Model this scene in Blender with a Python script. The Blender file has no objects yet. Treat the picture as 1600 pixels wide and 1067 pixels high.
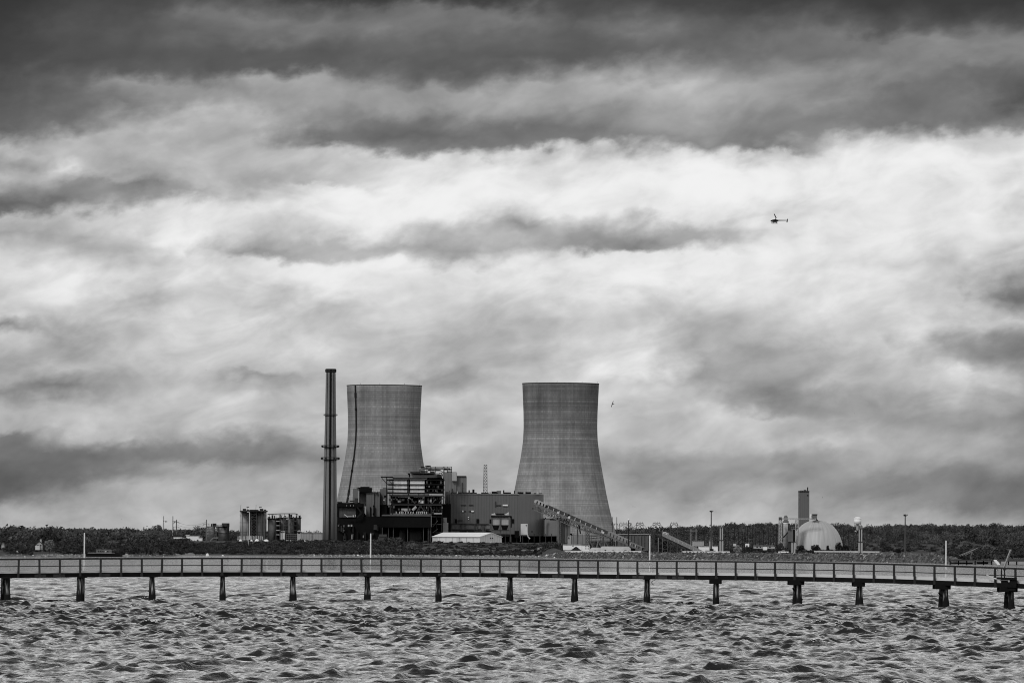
import bpy, math, random
import numpy as np
from mathutils import Vector
rnd = random.Random(7)
rng = np.random.default_rng(11)
scn = bpy.context.scene
col = scn.collection
# ------------------------------------------------------------------ camera
F = 4046.0              # picture columns per unit of nominal depth
DK = 2.5                # true depth in metres = DK * nominal depth (long telephoto)
FR = F * DK
PITCH = math.atan((862 - 533.5) / FR)
ROLL = math.radians(0.30)
EYE = Vector((0, 0, 3.96))
fw = Vector((0, math.cos(PITCH), math.sin(PITCH)))
u0 = Vector((0, -math.sin(PITCH), math.cos(PITCH)))
r0 = Vector((1, 0, 0))
rr = r0 * math.cos(ROLL) + u0 * math.sin(ROLL)
uu = u0 * math.cos(ROLL) - r0 * math.sin(ROLL)
def ray(px, py):
    return fw + rr * ((px - 800) / FR) + uu * ((533.5 - py) / FR)
def at(px, py, Y):
    d = ray(px, py)
    return EYE + d * (DK * Y / d.y)
def yh(px): return 862 + (px - 800) * math.tan(ROLL)
def pxof(x, y): return 800 + FR / math.cos(PITCH) * x / y
cam_d = bpy.data.cameras.new('camera'); cam = bpy.data.objects.new('camera', cam_d); col.objects.link(cam)
cam_d.sensor_width = 36; cam_d.lens = 36 * FR / 1600; cam_d.clip_start = 1; cam_d.clip_end = 60000
from mathutils import Matrix
M = Matrix((rr, uu, -fw)).transposed().to_4x4(); M.translation = EYE
cam.matrix_world = M
scn.camera = cam
scn.view_settings.view_transform = 'Standard'; scn.view_settings.look = 'None'
scn.cycles.filter_width = 1.05; scn.view_settings.exposure = 0; scn.view_settings.gamma = 1

# ------------------------------------------------------------------ materials
def new_mat(name):
    m = bpy.data.materials.new(name); m.use_nodes = True
    nt = m.node_tree; b = nt.nodes['Principled BSDF']
    return m, nt, b
def N(nt, t, **kw):
    n = nt.nodes.new(t)
    for k, v in kw.items(): setattr(n, k, v)
    return n
def math_(nt, op, a, b=None, c=None, clamp=False):
    n = nt.nodes.new('ShaderNodeMath'); n.operation = op; n.use_clamp = clamp
    for i, v in enumerate((a, b, c)):
        if v is None: continue
        if isinstance(v, (int, float)): n.inputs[i].default_value = v
        else: nt.links.new(v, n.inputs[i])
    return n.outputs[0]
MATS = {}
def mat(v, rough=0.8, noise=0.25, scale=0.25, streak=0.0, ribs=0.0, metal=0.0, spec=0.3):
    """grey surface with blotches, downward stains and optional sheet ribs (period in metres)"""
    key = (v, rough, noise, scale, streak, ribs, metal, spec)
    if key in MATS: return MATS[key]
    m, nt, b = new_mat('surface_%03d' % len(MATS)); L = nt.links
    tc = N(nt, 'ShaderNodeTexCoord')
    no = N(nt, 'ShaderNodeTexNoise'); no.inputs['Scale'].default_value = scale; no.inputs['Detail'].default_value = 5
    L.new(tc.outputs['Object'], no.inputs['Vector'])
    f = math_(nt, 'MULTIPLY_ADD', no.outputs['Fac'], 2 * noise, 1 - noise)
    if streak:
        mp = N(nt, 'ShaderNodeMapping'); mp.inputs['Scale'].default_value = (1, 1, 0.06)
        L.new(tc.outputs['Object'], mp.inputs['Vector'])
        n2 = N(nt, 'ShaderNodeTexNoise'); n2.inputs['Scale'].default_value = 0.6; n2.inputs['Detail'].default_value = 4
        L.new(mp.outputs['Vector'], n2.inputs['Vector'])
        s = math_(nt, 'MULTIPLY_ADD', n2.outputs['Fac'], 2 * streak, 1 - streak)
        f = math_(nt, 'MULTIPLY', f, s)
    if ribs:
        sp = N(nt, 'ShaderNodeSeparateXYZ'); L.new(tc.outputs['Object'], sp.inputs[0])
        q = math_(nt, 'ADD', sp.outputs['X'], sp.outputs['Y'])
        fr = math_(nt, 'FRACT', math_(nt, 'DIVIDE', q, ribs))
        ln = math_(nt, 'LESS_THAN', fr, 0.22)
        f = math_(nt, 'MULTIPLY', f, math_(nt, 'MULTIPLY_ADD', ln, -0.22, 1.0))
    val = math_(nt, 'MULTIPLY', f, v)
    cc = N(nt, 'ShaderNodeCombineXYZ')
    for i in range(3): L.new(val, cc.inputs[i])
    L.new(cc.outputs[0], b.inputs['Base Color'])
    b.inputs['Roughness'].default_value = rough; b.inputs['Metallic'].default_value = metal
    b.inputs['Specular IOR Level'].default_value = spec
    MATS[key] = m
    return m
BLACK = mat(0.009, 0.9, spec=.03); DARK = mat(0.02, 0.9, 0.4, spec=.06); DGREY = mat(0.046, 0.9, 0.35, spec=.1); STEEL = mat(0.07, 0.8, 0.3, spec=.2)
MID = mat(0.13, 0.8, 0.2, 0.15, 0.25); CLAD = mat(0.115, 0.7, 0.12, 0.06, 0.22, 2.4); CLADL = mat(0.2, 0.7, 0.12, 0.06, 0.2, 2.4)
LIGHT = mat(0.33, 0.8, 0.15, 0.2, 0.25); PALE = mat(0.5, 0.7, 0.15, 0.2, 0.2); WHITE = mat(0.78, 0.6, 0.08, 0.3)
WSTEEL = mat(0.42, 0.5, 0.2, 0.5)
def leaf_mat(name, v):
    m, nt, b = new_mat(name); L = nt.links
    a = N(nt, 'ShaderNodeAttribute'); a.attribute_name = 'tint'
    val = math_(nt, 'MULTIPLY', a.outputs['Fac'], v)
    cc = N(nt, 'ShaderNodeCombineXYZ')
    for i in range(3): L.new(val, cc.inputs[i])
    L.new(cc.outputs[0], b.inputs['Base Color']); b.inputs['Roughness'].default_value = 0.9
    b.inputs['Specular IOR Level'].default_value = 0.1
    return m
LEAF = leaf_mat('foliage', 0.058); LEAFW = leaf_mat('woodland_foliage', 0.078); LEAFD = leaf_mat('evergreen_foliage', 0.018); LEAFP = leaf_mat('pale_foliage', 0.19)  # woodland copy lightened in place of distance haze, within pale bare-wood tones
ROCK = leaf_mat('rock', 0.15)

# ------------------------------------------------------------------ object helpers
ORG = {}
def tag(o, label=None, cat=None, group=None, kind=None):
    if label: o['label'] = label
    if cat: o['category'] = cat
    if group: o['group'] = group
    if kind: o['kind'] = kind
    return o
def thing(name, label, cat, loc, group=None):
    o = bpy.data.objects.new(name, None); col.objects.link(o)
    o.location = loc; o.empty_display_size = 1
    ORG[o.name] = Vector(loc)
    return tag(o, label, cat, group)
class G:
    def __init__(s): s.v = []; s.f = []; s.smooth = False; s.uv = None
    def quadbox(s, c):               # 8 corners: bottom 4 ccw, top 4 ccw
        n = len(s.v); s.v += [tuple(p) for p in c]
        s.f += [(n, n+3, n+2, n+1), (n+4, n+5, n+6, n+7), (n, n+1, n+5, n+4), (n+1, n+2, n+6, n+5), (n+2, n+3, n+7, n+6), (n+3, n, n+4, n+7)]
        return s
    def box(s, x0, x1, y0, y1, z0, z1):
        return s.quadbox([(x0, y0, z0), (x1, y0, z0), (x1, y1, z0), (x0, y1, z0), (x0, y0, z1), (x1, y0, z1), (x1, y1, z1), (x0, y1, z1)])
    def p(s, px0, py0, px1, py1, Y, dep=6.0):
        pm, qm = (px0 + px1) / 2, (py0 + py1) / 2
        return s.box(at(px0, qm, Y).x, at(px1, qm, Y).x, DK*Y, DK*(Y + dep), at(pm, py1, Y).z, at(pm, py0, Y).z)
    def bar(s, a, b, w, h=None):
        a = Vector(a); b = Vector(b); d = (b - a)
        if d.length < 1e-6: return s
        d.normalize(); h = h or w
        up = Vector((0, 0, 1)) if abs(d.z) < 0.95 else Vector((0, 1, 0))
        x = d.cross(up).normalized() * w / 2; y = x.cross(d).normalized() * h / 2
        return s.quadbox([a-x-y, a+x-y, b+x-y, b-x-y, a-x+y, a+x+y, b+x+y, b-x+y])
    def pbar(s, px0, py0, px1, py1, Y, w, Y1=None, h=None):
        return s.bar(at(px0, py0, Y), at(px1, py1, Y1 or Y), w, h)
    def cone(s, a, b, ra, rb, n=12):
        a = Vector(a); b = Vector(b); d = (b - a).normalized()
        up = Vector((0, 0, 1)) if abs(d.z) < 0.9 else Vector((1, 0, 0))
        x = d.cross(up).normalized(); y = d.cross(x)
        k = len(s.v)
        for c, r in ((a, ra), (b, rb)):
            for i in range(n):
                t = 2*math.pi*i/n; s.v.append(tuple(c + x*math.cos(t)*r + y*math.sin(t)*r))
        for i in range(n):
            j = (i+1) % n; s.f.append((k+i, k+j, k+n+j, k+n+i))
        s.f.append(tuple(k+i for i in range(n))[::-1]); s.f.append(tuple(k+n+i for i in range(n)))
        return s
    def lathe(s, c, prof, n=48, cap=True):
        k = len(s.v); c = Vector(c)
        for r, z in prof:
            for i in range(n):
                t = 2*math.pi*i/n; s.v.append((c.x + r*math.cos(t), c.y + r*math.sin(t), c.z + z))
        for j in range(len(prof)-1):
            for i in range(n):
                q = (i+1) % n; s.f.append((k+j*n+i, k+j*n+q, k+(j+1)*n+q, k+(j+1)*n+i))
        if cap:
            s.f.append(tuple(k+i for i in range(n))[::-1]); s.f.append(tuple(k+(len(prof)-1)*n+i for i in range(n)))
        return s
    def lattice(s, x0, x1, y0, y1, z0, z1, n, w, diag=True):
        for x in (x0, x1):
            for y in (y0, y1): s.bar((x, y, z0), (x, y, z1), w)
        for i in range(n+1):
            z = z0 + (z1-z0)*i/n
            for y in (y0, y1): s.bar((x0, y, z), (x1, y, z), w*0.7)
            for x in (x0, x1): s.bar((x, y0, z), (x, y1, z), w*0.7)
            if diag and i < n:
                zz = z0 + (z1-z0)*(i+1)/n
                a, b = (x0, x1) if i % 2 else (x1, x0)
                s.bar((a, y0, z), (b, y0, zz), w*0.6); s.bar((b, y1, z), (a, y1, zz), w*0.6)
                s.bar((x1, y0 if i % 2 else y1, z), (x1, y1 if i % 2 else y0, zz), w*0.6)
        return s
    def plattice(s, px0, py0, px1, py1, Y, dep, n, w, diag=True):
        pm, qm = (px0+px1)/2, (py0+py1)/2
        return s.lattice(at(px0, qm, Y).x, at(px1, qm, Y).x, DK*Y, DK*(Y+dep), at(pm, py1, Y).z, at(pm, py0, Y).z, n, w, diag)
    def build(s, name, m, parent=None, loc=None, smooth=False):
        me = bpy.data.meshes.new(name)
        o_ = ORG[parent.name] if parent is not None else Vector(loc if loc is not None else (0, 0, 0))
        me.from_pydata([(a-o_.x, b-o_.y, c-o_.z) for a, b, c in s.v], [], s.f)
        me.materials.append(m)
        if smooth:
            me.polygons.foreach_set('use_smooth', [len(p.vertices) == 4 for p in me.polygons])
        ob = bpy.data.objects.new(name, me); col.objects.link(ob)
        if parent is not None: ob.parent = parent
        else: ob.location = o_
        ORG[ob.name] = o_.copy()
        return ob
def one(name, label, cat, g, m, loc, group=None, smooth=False):
    return tag(g.build(name, m, loc=loc, smooth=smooth), label, cat, group)
def kids(o): return [c for c in bpy.data.objects if c.parent == o]
def copy_tree(o, loc, label, group=None, scale=None):
    ch = kids(o)
    c = o.copy(); col.objects.link(c); c.location = loc; c['label'] = label
    if scale: c.scale = scale
    if group: c['group'] = group
    ORG[c.name] = Vector(loc)
    for k in ch:
        d = k.copy(); col.objects.link(d); d.parent = c
        for q in kids(k):
            e = q.copy(); col.objects.link(e); e.parent = d
    return c
def np_mesh(name, v, f, m, smooth=False, tint=None, loc=(0, 0, 0), parent=None):
    v = np.asarray(v, dtype=np.float32); f = np.asarray(f, dtype=np.int32)
    me = bpy.data.meshes.new(name); k = f.shape[1]
    me.vertices.add(len(v)); me.vertices.foreach_set('co', (v - np.array(loc, dtype=np.float32)).ravel())
    me.loops.add(f.size); me.loops.foreach_set('vertex_index', f.ravel())
    me.polygons.add(len(f)); me.polygons.foreach_set('loop_start', np.arange(0, f.size, k, dtype=np.int32))
    me.polygons.foreach_set('loop_total', np.full(len(f), k, dtype=np.int32))
    if smooth: me.polygons.foreach_set('use_smooth', np.ones(len(f), dtype=bool))
    me.update(calc_edges=True)
    if tint is not None:
        a = me.attributes.new('tint', 'FLOAT', 'POINT'); a.data.foreach_set('value', np.asarray(tint, dtype=np.float32))
    me.materials.append(m)
    ob = bpy.data.objects.new(name, me); col.objects.link(ob)
    if parent is not None: ob.parent = parent
    else: ob.location = loc
    return ob

# ------------------------------------------------------------------ world: overcast sky
SKY = {  # per hundred columns of azimuth: (height in the view, brightness)
0: "0:35 50:50 100:55 150:85 190:92 215:98 240:188 258:152 280:190 300:165 325:95 338:105 347:172 370:150 400:185 440:210 500:190 518:130 530:180 570:150 600:165 620:132 650:165 680:165 692:120 720:113 750:95 780:100 800:150 830:165",
1: "0:60 50:75 100:75 130:100 170:105 200:118 220:178 250:172 270:200 300:130 322:112 340:188 370:168 400:190 430:215 480:200 520:152 560:165 580:190 610:122 640:180 670:185 690:150 710:110 750:110 780:140 800:160 830:170",
2: "0:65 50:85 100:75 120:82 140:140 170:115 190:150 215:190 250:175 280:150 292:115 310:140 330:195 370:200 400:180 430:202 470:170 500:200 560:190 590:165 620:180 650:180 690:190 705:140 720:130 740:130 760:165 790:165 820:180",
3: "0:70 25:105 50:95 90:80 115:85 140:135 160:150 180:180 215:185 250:180 290:170 310:150 325:210 350:220 380:238 400:220 440:210 500:205 560:195 600:185 640:190 670:190 695:135 715:125 730:165 760:165 800:170 820:175",
4: "0:75 30:115 60:100 80:80 105:85 125:162 150:150 180:185 225:180 250:175 280:175 300:210 330:225 360:205 390:170 400:150 412:215 440:220 470:200 500:215 530:195 580:185 590:150 620:190 660:200 690:135 710:120 730:150 760:160 800:175",
5: "0:50 15:90 40:115 60:105 90:80 110:85 125:150 160:145 185:140 210:110 225:110 240:185 270:195 290:185 300:225 330:230 360:215 380:175 400:170 415:220 450:225 480:190 540:200 580:190 620:195 660:190 690:160 720:140 740:160 780:170 820:175",
6: "0:50 20:110 50:120 75:95 95:90 120:110 140:150 165:150 190:115 215:105 232:130 245:210 270:205 290:210 310:240 340:235 365:210 385:165 398:180 410:220 450:215 500:205 530:190 570:190 640:180 700:180 760:170 820:175",
7: "0:50 20:120 50:110 80:95 105:90 125:110 145:165 170:160 190:130 215:105 235:120 250:210 280:215 310:235 340:225 365:180 390:150 405:160 425:215 480:205 530:185 570:170 585:150 600:165 620:200 650:190 670:180 700:190 720:175 750:165 820:172",
8: "0:60 30:115 50:100 90:85 110:110 130:165 160:165 180:150 205:110 228:120 240:205 260:230 300:230 330:190 350:150 370:190 390:185 410:220 450:220 500:195 530:175 560:180 590:195 640:190 700:180 760:170 820:175",
9: "0:65 40:90 70:85 95:95 110:140 130:165 155:160 180:135 205:115 225:120 235:190 255:225 300:230 330:230 350:190 370:150 385:150 400:215 430:220 470:225 510:190 530:200 560:210 590:200 640:190 700:180 760:175 820:175",
10: "0:65 30:100 50:120 80:95 100:135 125:175 150:160 170:140 190:140 215:130 230:190 245:225 300:235 335:220 355:170 375:130 390:120 400:205 440:225 480:190 530:215 575:220 600:190 620:200 650:175 690:185 720:150 745:140 770:165 800:175",
11: "0:60 30:90 60:100 85:110 110:145 130:165 160:155 185:145 205:140 225:130 240:200 270:240 300:235 340:200 360:150 380:150 400:210 430:225 500:175 550:175 570:160 590:150 610:180 640:190 670:185 700:175 720:150 750:150 775:145 790:165 815:180",
12: "0:50 30:85 55:110 80:120 100:130 130:155 150:155 170:135 200:125 230:125 240:200 260:230 300:235 345:200 370:195 400:215 430:220 480:190 530:170 550:150 570:160 600:150 615:132 635:150 650:190 690:185 715:155 740:145 760:160 780:165 810:180",
13: "0:50 40:90 60:120 90:110 120:145 150:140 180:120 200:130 215:190 240:220 270:235 300:225 350:215 400:215 450:200 500:200 530:190 560:170 580:165 600:180 630:150 650:165 670:165 690:185 710:160 730:145 760:150 790:165 810:180",
14: "0:45 40:80 60:125 90:125 110:130 130:110 160:110 190:115 205:170 225:220 270:225 320:220 370:225 420:205 460:210 500:190 530:200 560:190 590:185 620:170 650:150 670:160 700:170 730:160 745:140 770:130 790:150 815:175",
15: "0:45 30:75 60:125 90:130 110:105 150:115 180:120 195:140 210:215 260:220 310:220 350:210 400:215 440:195 480:215 505:190 540:140 560:150 580:200 600:200 630:165 660:140 680:160 710:155 740:125 770:125 785:120 800:145 820:165",
16: "0:40 30:75 50:120 80:120 110:95 150:75 170:110 190:140 205:215 250:220 300:220 340:210 390:200 430:150 460:110 480:140 500:190 530:130 545:120 570:150 600:160 630:150 650:130 680:150 720:140 750:110 780:120 800:140 820:165",
}
SUN_EL, SUN_AZ = 40.0, -150.0       # azimuth from +Y, negative = left, behind the camera
def build_world():
    w = bpy.data.worlds.new('World'); scn.world = w; w.use_nodes = True
    nt = w.node_tree; L = nt.links
    bg = nt.nodes['Background']
    tc = N(nt, 'ShaderNodeTexCoord'); sp = N(nt, 'ShaderNodeSeparateXYZ'); L.new(tc.outputs['Generated'], sp.inputs[0])
    az = math_(nt, 'ARCTAN2', sp.outputs['X'], sp.outputs['Y'])
    el = math_(nt, 'ARCSINE', sp.outputs['Z'])
    U = math_(nt, 'MULTIPLY_ADD', az, FR/100, 8.0)                     # column number
    V = math_(nt, 'MULTIPLY_ADD', el, -FR/100, 8.62)                   # hundred rows down
    cv = N(nt, 'ShaderNodeCombineXYZ'); L.new(U, cv.inputs[0]); L.new(V, cv.inputs[1])
    def noise(scale, sx, sy, det, rough=0.55, rot=0.0, dist=0.0, off=0.0):
        mp = N(nt, 'ShaderNodeMapping'); mp.inputs['Scale'].default_value = (sx, sy, 1)
        mp.inputs['Location'].default_value = (off, off, off)
        if rot:
            m0 = N(nt, 'ShaderNodeMapping'); m0.inputs['Rotation'].default_value = (0, 0, rot); L.new(cv.outputs[0], m0.inputs['Vector']); L.new(m0.outputs[0], mp.inputs['Vector'])
        else: L.new(cv.outputs[0], mp.inputs['Vector'])
        n = N(nt, 'ShaderNodeTexNoise'); n.inputs['Scale'].default_value = scale; n.inputs['Detail'].default_value = det
        n.inputs['Roughness'].default_value = rough; n.inputs['Distortion'].default_value = dist
        L.new(mp.outputs[0], n.inputs['Vector']); return n
    wn = noise(0.9, 1.0, 1.7, 6, 0.6, 0.12)
    wp = N(nt, 'ShaderNodeSeparateXYZ'); L.new(wn.outputs['Color'], wp.inputs[0])
    wn2 = noise(1.9, 1.0, 1.4, 6, 0.5, 0.3, 0.2, 5.0)
    wp2 = N(nt, 'ShaderNodeSeparateXYZ'); L.new(wn2.outputs['Color'], wp2.inputs[0])
    U2 = math_(nt, 'ADD', U, math_(nt, 'MULTIPLY_ADD', wp.outputs[0], 1.5, -0.75))
    U2 = math_(nt, 'ADD', U2, math_(nt, 'MULTIPLY_ADD', wp2.outputs[0], 1.0, -0.5))
    V2 = math_(nt, 'ADD', V, math_(nt, 'MULTIPLY_ADD', wp.outputs[1], 0.5, -0.25))
    V2 = math_(nt, 'ADD', V2, math_(nt, 'MULTIPLY_ADD', wp2.outputs[1], 0.44, -0.22))
    U2 = math_(nt, 'MINIMUM', math_(nt, 'MAXIMUM', U2, 0.0), 16.0)
    t = math_(nt, 'DIVIDE', V2, 9.0, clamp=True)
    acc = None
    for c in range(17):
        st = [tuple(map(float, q.split(':'))) for q in SKY[c].split()]
        rp = N(nt, 'ShaderNodeValToRGB'); cr = rp.color_ramp; cr.interpolation = 'LINEAR'
        while len(cr.elements) < len(st): cr.elements.new(0.5)
        for e, (y, g) in zip(cr.elements, st): e.position = y / 900.0
        for e, (y, g) in zip(cr.elements, st):
            g /= 255.0; e.color = (g, g, g, 1)
        L.new(t, rp.inputs[0])
        wgt = math_(nt, 'SUBTRACT', 1.0, math_(nt, 'ABSOLUTE', math_(nt, 'SUBTRACT', U2, float(c))), clamp=True)
        pr = math_(nt, 'MULTIPLY', rp.outputs['Color'], wgt)
        acc = pr if acc is None else math_(nt, 'ADD', acc, pr)
    # cloud texture on top of the broad masses (display-referred, then linearised)
    d1 = noise(0.8, 0.8, 1.7, 7, 0.50, 0.20, 0.5, 2.0)
    d2 = noise(2.6, 0.8, 1.4, 6, 0.5, 0.2, 0.6, 9.0)
    det = math_(nt, 'ADD', math_(nt, 'MULTIPLY_ADD', d1.outputs['Fac'], 0.52, -0.255), math_(nt, 'MULTIPLY_ADD', d2.outputs['Fac'], 0.15, -0.072))
    acc = math_(nt, 'MULTIPLY', acc, math_(nt, 'ADD', det, 1.0))
    acc = math_(nt, 'SMOOTH_MIN', acc, 0.925, 0.12)
    acc = math_(nt, 'POWER', acc, 2.5)
    # unseen sky above the frame, brightness made up to light buildings and water
    far = noise(0.045, 1.0, 2.0, 6, 0.6, 0.1, 0.5, 3.0)
    zen = math_(nt, 'MULTIPLY_ADD', math_(nt, 'MULTIPLY', math_(nt, 'SUBTRACT', el, 0.32), 2.4, clamp=True), -0.85, 1.0)   # overhead dimmed so steep wave faces reflect dark
    upv = math_(nt, 'MULTIPLY', math_(nt, 'MULTIPLY_ADD', far.outputs['Fac'], 1.75, 0.2), zen)
    k = math_(nt, 'MULTIPLY', math_(nt, 'SUBTRACT', el, 0.088), 14.0, clamp=True)
    mx = N(nt, 'ShaderNodeMix'); mx.data_type = 'FLOAT'
    L.new(k, mx.inputs['Factor']); L.new(acc, mx.inputs['A']); L.new(upv, mx.inputs['B'])
    # the clear sky behind the cloud sheet, as a monochrome film sees it
    ns = N(nt, 'ShaderNodeTexSky'); ns.sky_type = 'NISHITA'; ns.sun_disc = False
    ns.sun_elevation = math.radians(SUN_EL); ns.sun_rotation = math.radians(SUN_AZ)
    bw = N(nt, 'ShaderNodeRGBToBW'); L.new(ns.outputs[0], bw.inputs[0])
    tot = math_(nt, 'ADD', math_(nt, 'MULTIPLY', mx.outputs['Result'], 0.95), math_(nt, 'MULTIPLY', bw.outputs[0], 0.05 * 0.1))
    cc = N(nt, 'ShaderNodeCombineXYZ')
    for i in range(3): L.new(tot, cc.inputs[i])
    L.new(cc.outputs[0], bg.inputs['Color']); bg.inputs['Strength'].default_value = 1.09
    w.cycles.sampling_method = 'MANUAL'; w.cycles.sample_map_resolution = 512
build_world()
sun_d = bpy.data.lights.new('sun', 'SUN'); sun_d.energy = 1.5; sun_d.angle = math.radians(14)
sun = bpy.data.objects.new('sun', sun_d); col.objects.link(sun)
a_, e_ = math.radians(SUN_AZ), math.radians(SUN_EL)
sdir = Vector((math.sin(a_)*math.cos(e_), math.cos(a_)*math.cos(e_), math.sin(e_)))
sun.rotation_euler = sdir.to_track_quat('Z', 'Y').to_euler(); sun.location = (0, 0, 400)

# ------------------------------------------------------------------ terrain
SH = [(-900, 869.5), (0, 870), (240, 870), (300, 867.6), (600, 869.2), (845, 870.4), (900, 872.6), (1170, 875.2), (1370, 877.8), (1470, 880), (1500, 881.5), (1600, 883), (2500, 888)]
def shoreY(px):
    py = np.interp(px, [a for a, b in SH], [b for a, b in SH])
    return 3.96 * F / (py - (862 + (px - 800) * math.tan(ROLL)))
PROF = [(-900, [(-900, -4), (-30, -1), (0, 0), (30, 1.2), (120, 3), (300, 7), (1200, 10)]),
        (220, [(-900, -4), (-30, -1), (0, 0), (30, 1.2), (120, 3), (300, 7), (1200, 10)]),
        (300, [(-900, -4), (-40, -1), (0, 0), (25, 1.5), (80, 4), (140, 8), (190, 11.7), (1200, 11.8)]),
        (845, [(-900, -4), (-40, -1), (0, 0), (25, 1.5), (80, 4), (140, 8), (190, 11.7), (1200, 11.8)]),
        (885, [(-900, -4), (-15, -1.5), (0, 0), (16, 3.9), (60, 4.0), (3000, 4.1)]),
        (1465, [(-900, -4), (-15, -1.5), (0, 0), (16, 3.9), (60, 4.0), (3000, 4.1)]),
        (1510, [(-900, -4), (-30, -.8), (0, 0), (20, 1.2), (300, 3), (700, 7), (900, 8), (1500, 9)]),
        (2500, [(-900, -4), (-30, -.8), (0, 0), (20, 1.2), (300, 3), (700, 7), (900, 8), (1500, 9)])]
SKYL = [(-900, 822), (-100, 825), (0, 826), (60, 826), (120, 827), (240, 828), (330, 828), (400, 828), (500, 831), (700, 832), (900, 830), (960, 827), (1000, 824), (1050, 822), (1100, 821), (1150, 817), (1200, 816), (1260, 816), (1330, 818), (1365, 820), (1400, 817), (1450, 817), (1500, 819), (1560, 820), (1600, 820), (2500, 820)]
def terr(px, Y):
    px = np.asarray(px, float); Y = np.asarray(Y, float)
    d = Y - shoreY(px); z = np.zeros(np.broadcast(px, Y).shape); px = px + 0*z; d = d + 0*z; Y = Y + 0*z
    zs = [np.interp(d, [a for a, b in p[1]], [b for a, b in p[1]]) for p in PROF]
    xs = [p[0] for p in PROF]
    for i in range(len(xs)-1):
        m = (px >= xs[i]) & (px <= xs[i+1]); t = np.clip((px - xs[i])/(xs[i+1]-xs[i]), 0, 1)
        z = np.where(m, zs[i]*(1-t) + zs[i+1]*t, z)
    z = np.where(px < xs[0], zs[0], z); z = np.where(px > xs[-1], zs[-1], z)
    z = z + 7.0*np.exp(-((Y-1850)/170)**2)*np.clip((px-1335)/25, 0, 1)*np.clip((1560-px)/60, 0, 1)
    sk = np.interp(px, [a for a, b in SKYL], [b for a, b in SKYL])
    zf = 3.96 + ((862 + (px-800)*math.tan(ROLL)) - sk) * 3850/F - 11.5
    h0 = np.interp(px, [-900, 200, 330, 850, 1000, 2500], [2300, 2300, 2850, 3000, 2900, 2800])
    h1 = np.interp(px, [-900, 200, 330, 2500], [3850, 3850, 3850, 3850])
    t = np.clip((Y-h0)/(h1-h0), 0, 1); t = t*t*(3-2*t)
    z = z + (zf - z)*t
    z = z + np.where(d > 250, 1, 0)*(t > 0)*t*1.6*np.sin(px*0.021+Y*0.004)*np.sin(Y*0.011+px*.013)
    return z
def gz(x, y): return float(terr(pxof(x, y), y / DK))
def ground_at(px, Y):       # world point on the ground
    x = (px-800)*Y*math.cos(PITCH)/F
    return Vector((x, DK*Y, float(terr(px, Y))))
def build_terrain():
    cols = np.concatenate([np.arange(-900, -50, 25), np.arange(-50, 1660, 5), np.arange(1675, 2500, 25)])
    rows = [820]
    while rows[-1] < 2200: rows.append(rows[-1] + (8 if rows[-1] < 2200 else 40))
    while rows[-1] < 4400: rows.append(rows[-1] + 40)
    rows += [5000, 6000, 8000, 12000]
    rows = np.array(rows, float)
    P, Y = np.meshgrid(cols, rows)
    Z = terr(P, Y)
    X = (P-800)*Y*math.cos(PITCH)/F
    v = np.stack([X, DK*Y, Z], -1).reshape(-1, 3)
    n, m = len(cols), len(rows)
    i, j = np.meshgrid(np.arange(n-1), np.arange(m-1)); a = (j*n+i).ravel()
    f = np.stack([a, a+1, a+n+1, a+n], 1)
    mt, nt, b = new_mat('ground'); L = nt.links
    tc = N(nt, 'ShaderNodeTexCoord')
    n1 = N(nt, 'ShaderNodeTexNoise'); n1.inputs['Scale'].default_value = 0.035; n1.inputs['Detail'].default_value = 8; n1.inputs['Roughness'].default_value = .65
    mp = N(nt, 'ShaderNodeMapping'); mp.inputs['Scale'].default_value = (1, 0.35, 3)
    L.new(tc.outputs['Object'], mp.inputs[0]); L.new(mp.outputs[0], n1.inputs['Vector'])
    rp = N(nt, 'ShaderNodeValToRGB'); e = rp.color_ramp.elements
    e[0].position = .36; e[0].color = (.022, .022, .022, 1); e[1].position = .70; e[1].color = (.075, .075, .075, 1)
    L.new(n1.outputs['Fac'], rp.inputs[0])
    # sand and cobbles near the water line
    sp = N(nt, 'ShaderNodeSeparateXYZ'); L.new(tc.outputs['Object'], sp.inputs[0])
    k = math_(nt, 'SUBTRACT', 1.0, math_(nt, 'MULTIPLY', math_(nt, 'SUBTRACT', sp.outputs['Z'], 0.5), 2.5, clamp=True))
    mx = N(nt, 'ShaderNodeMix'); mx.data_type = 'RGBA'; L.new(k, mx.inputs['Factor']); L.new(rp.outputs[0], mx.inputs['A'])
    mx.inputs['B'].default_value = (.11, .11, .11, 1)
    L.new(mx.outputs['Result'], b.inputs['Base Color']); b.inputs['Roughness'].default_value = .95; b.inputs['Specular IOR Level'].default_value = .1
    o = np_mesh('ground', v, f, mt, smooth=True); tag(o, kind='structure')
build_terrain()

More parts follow.
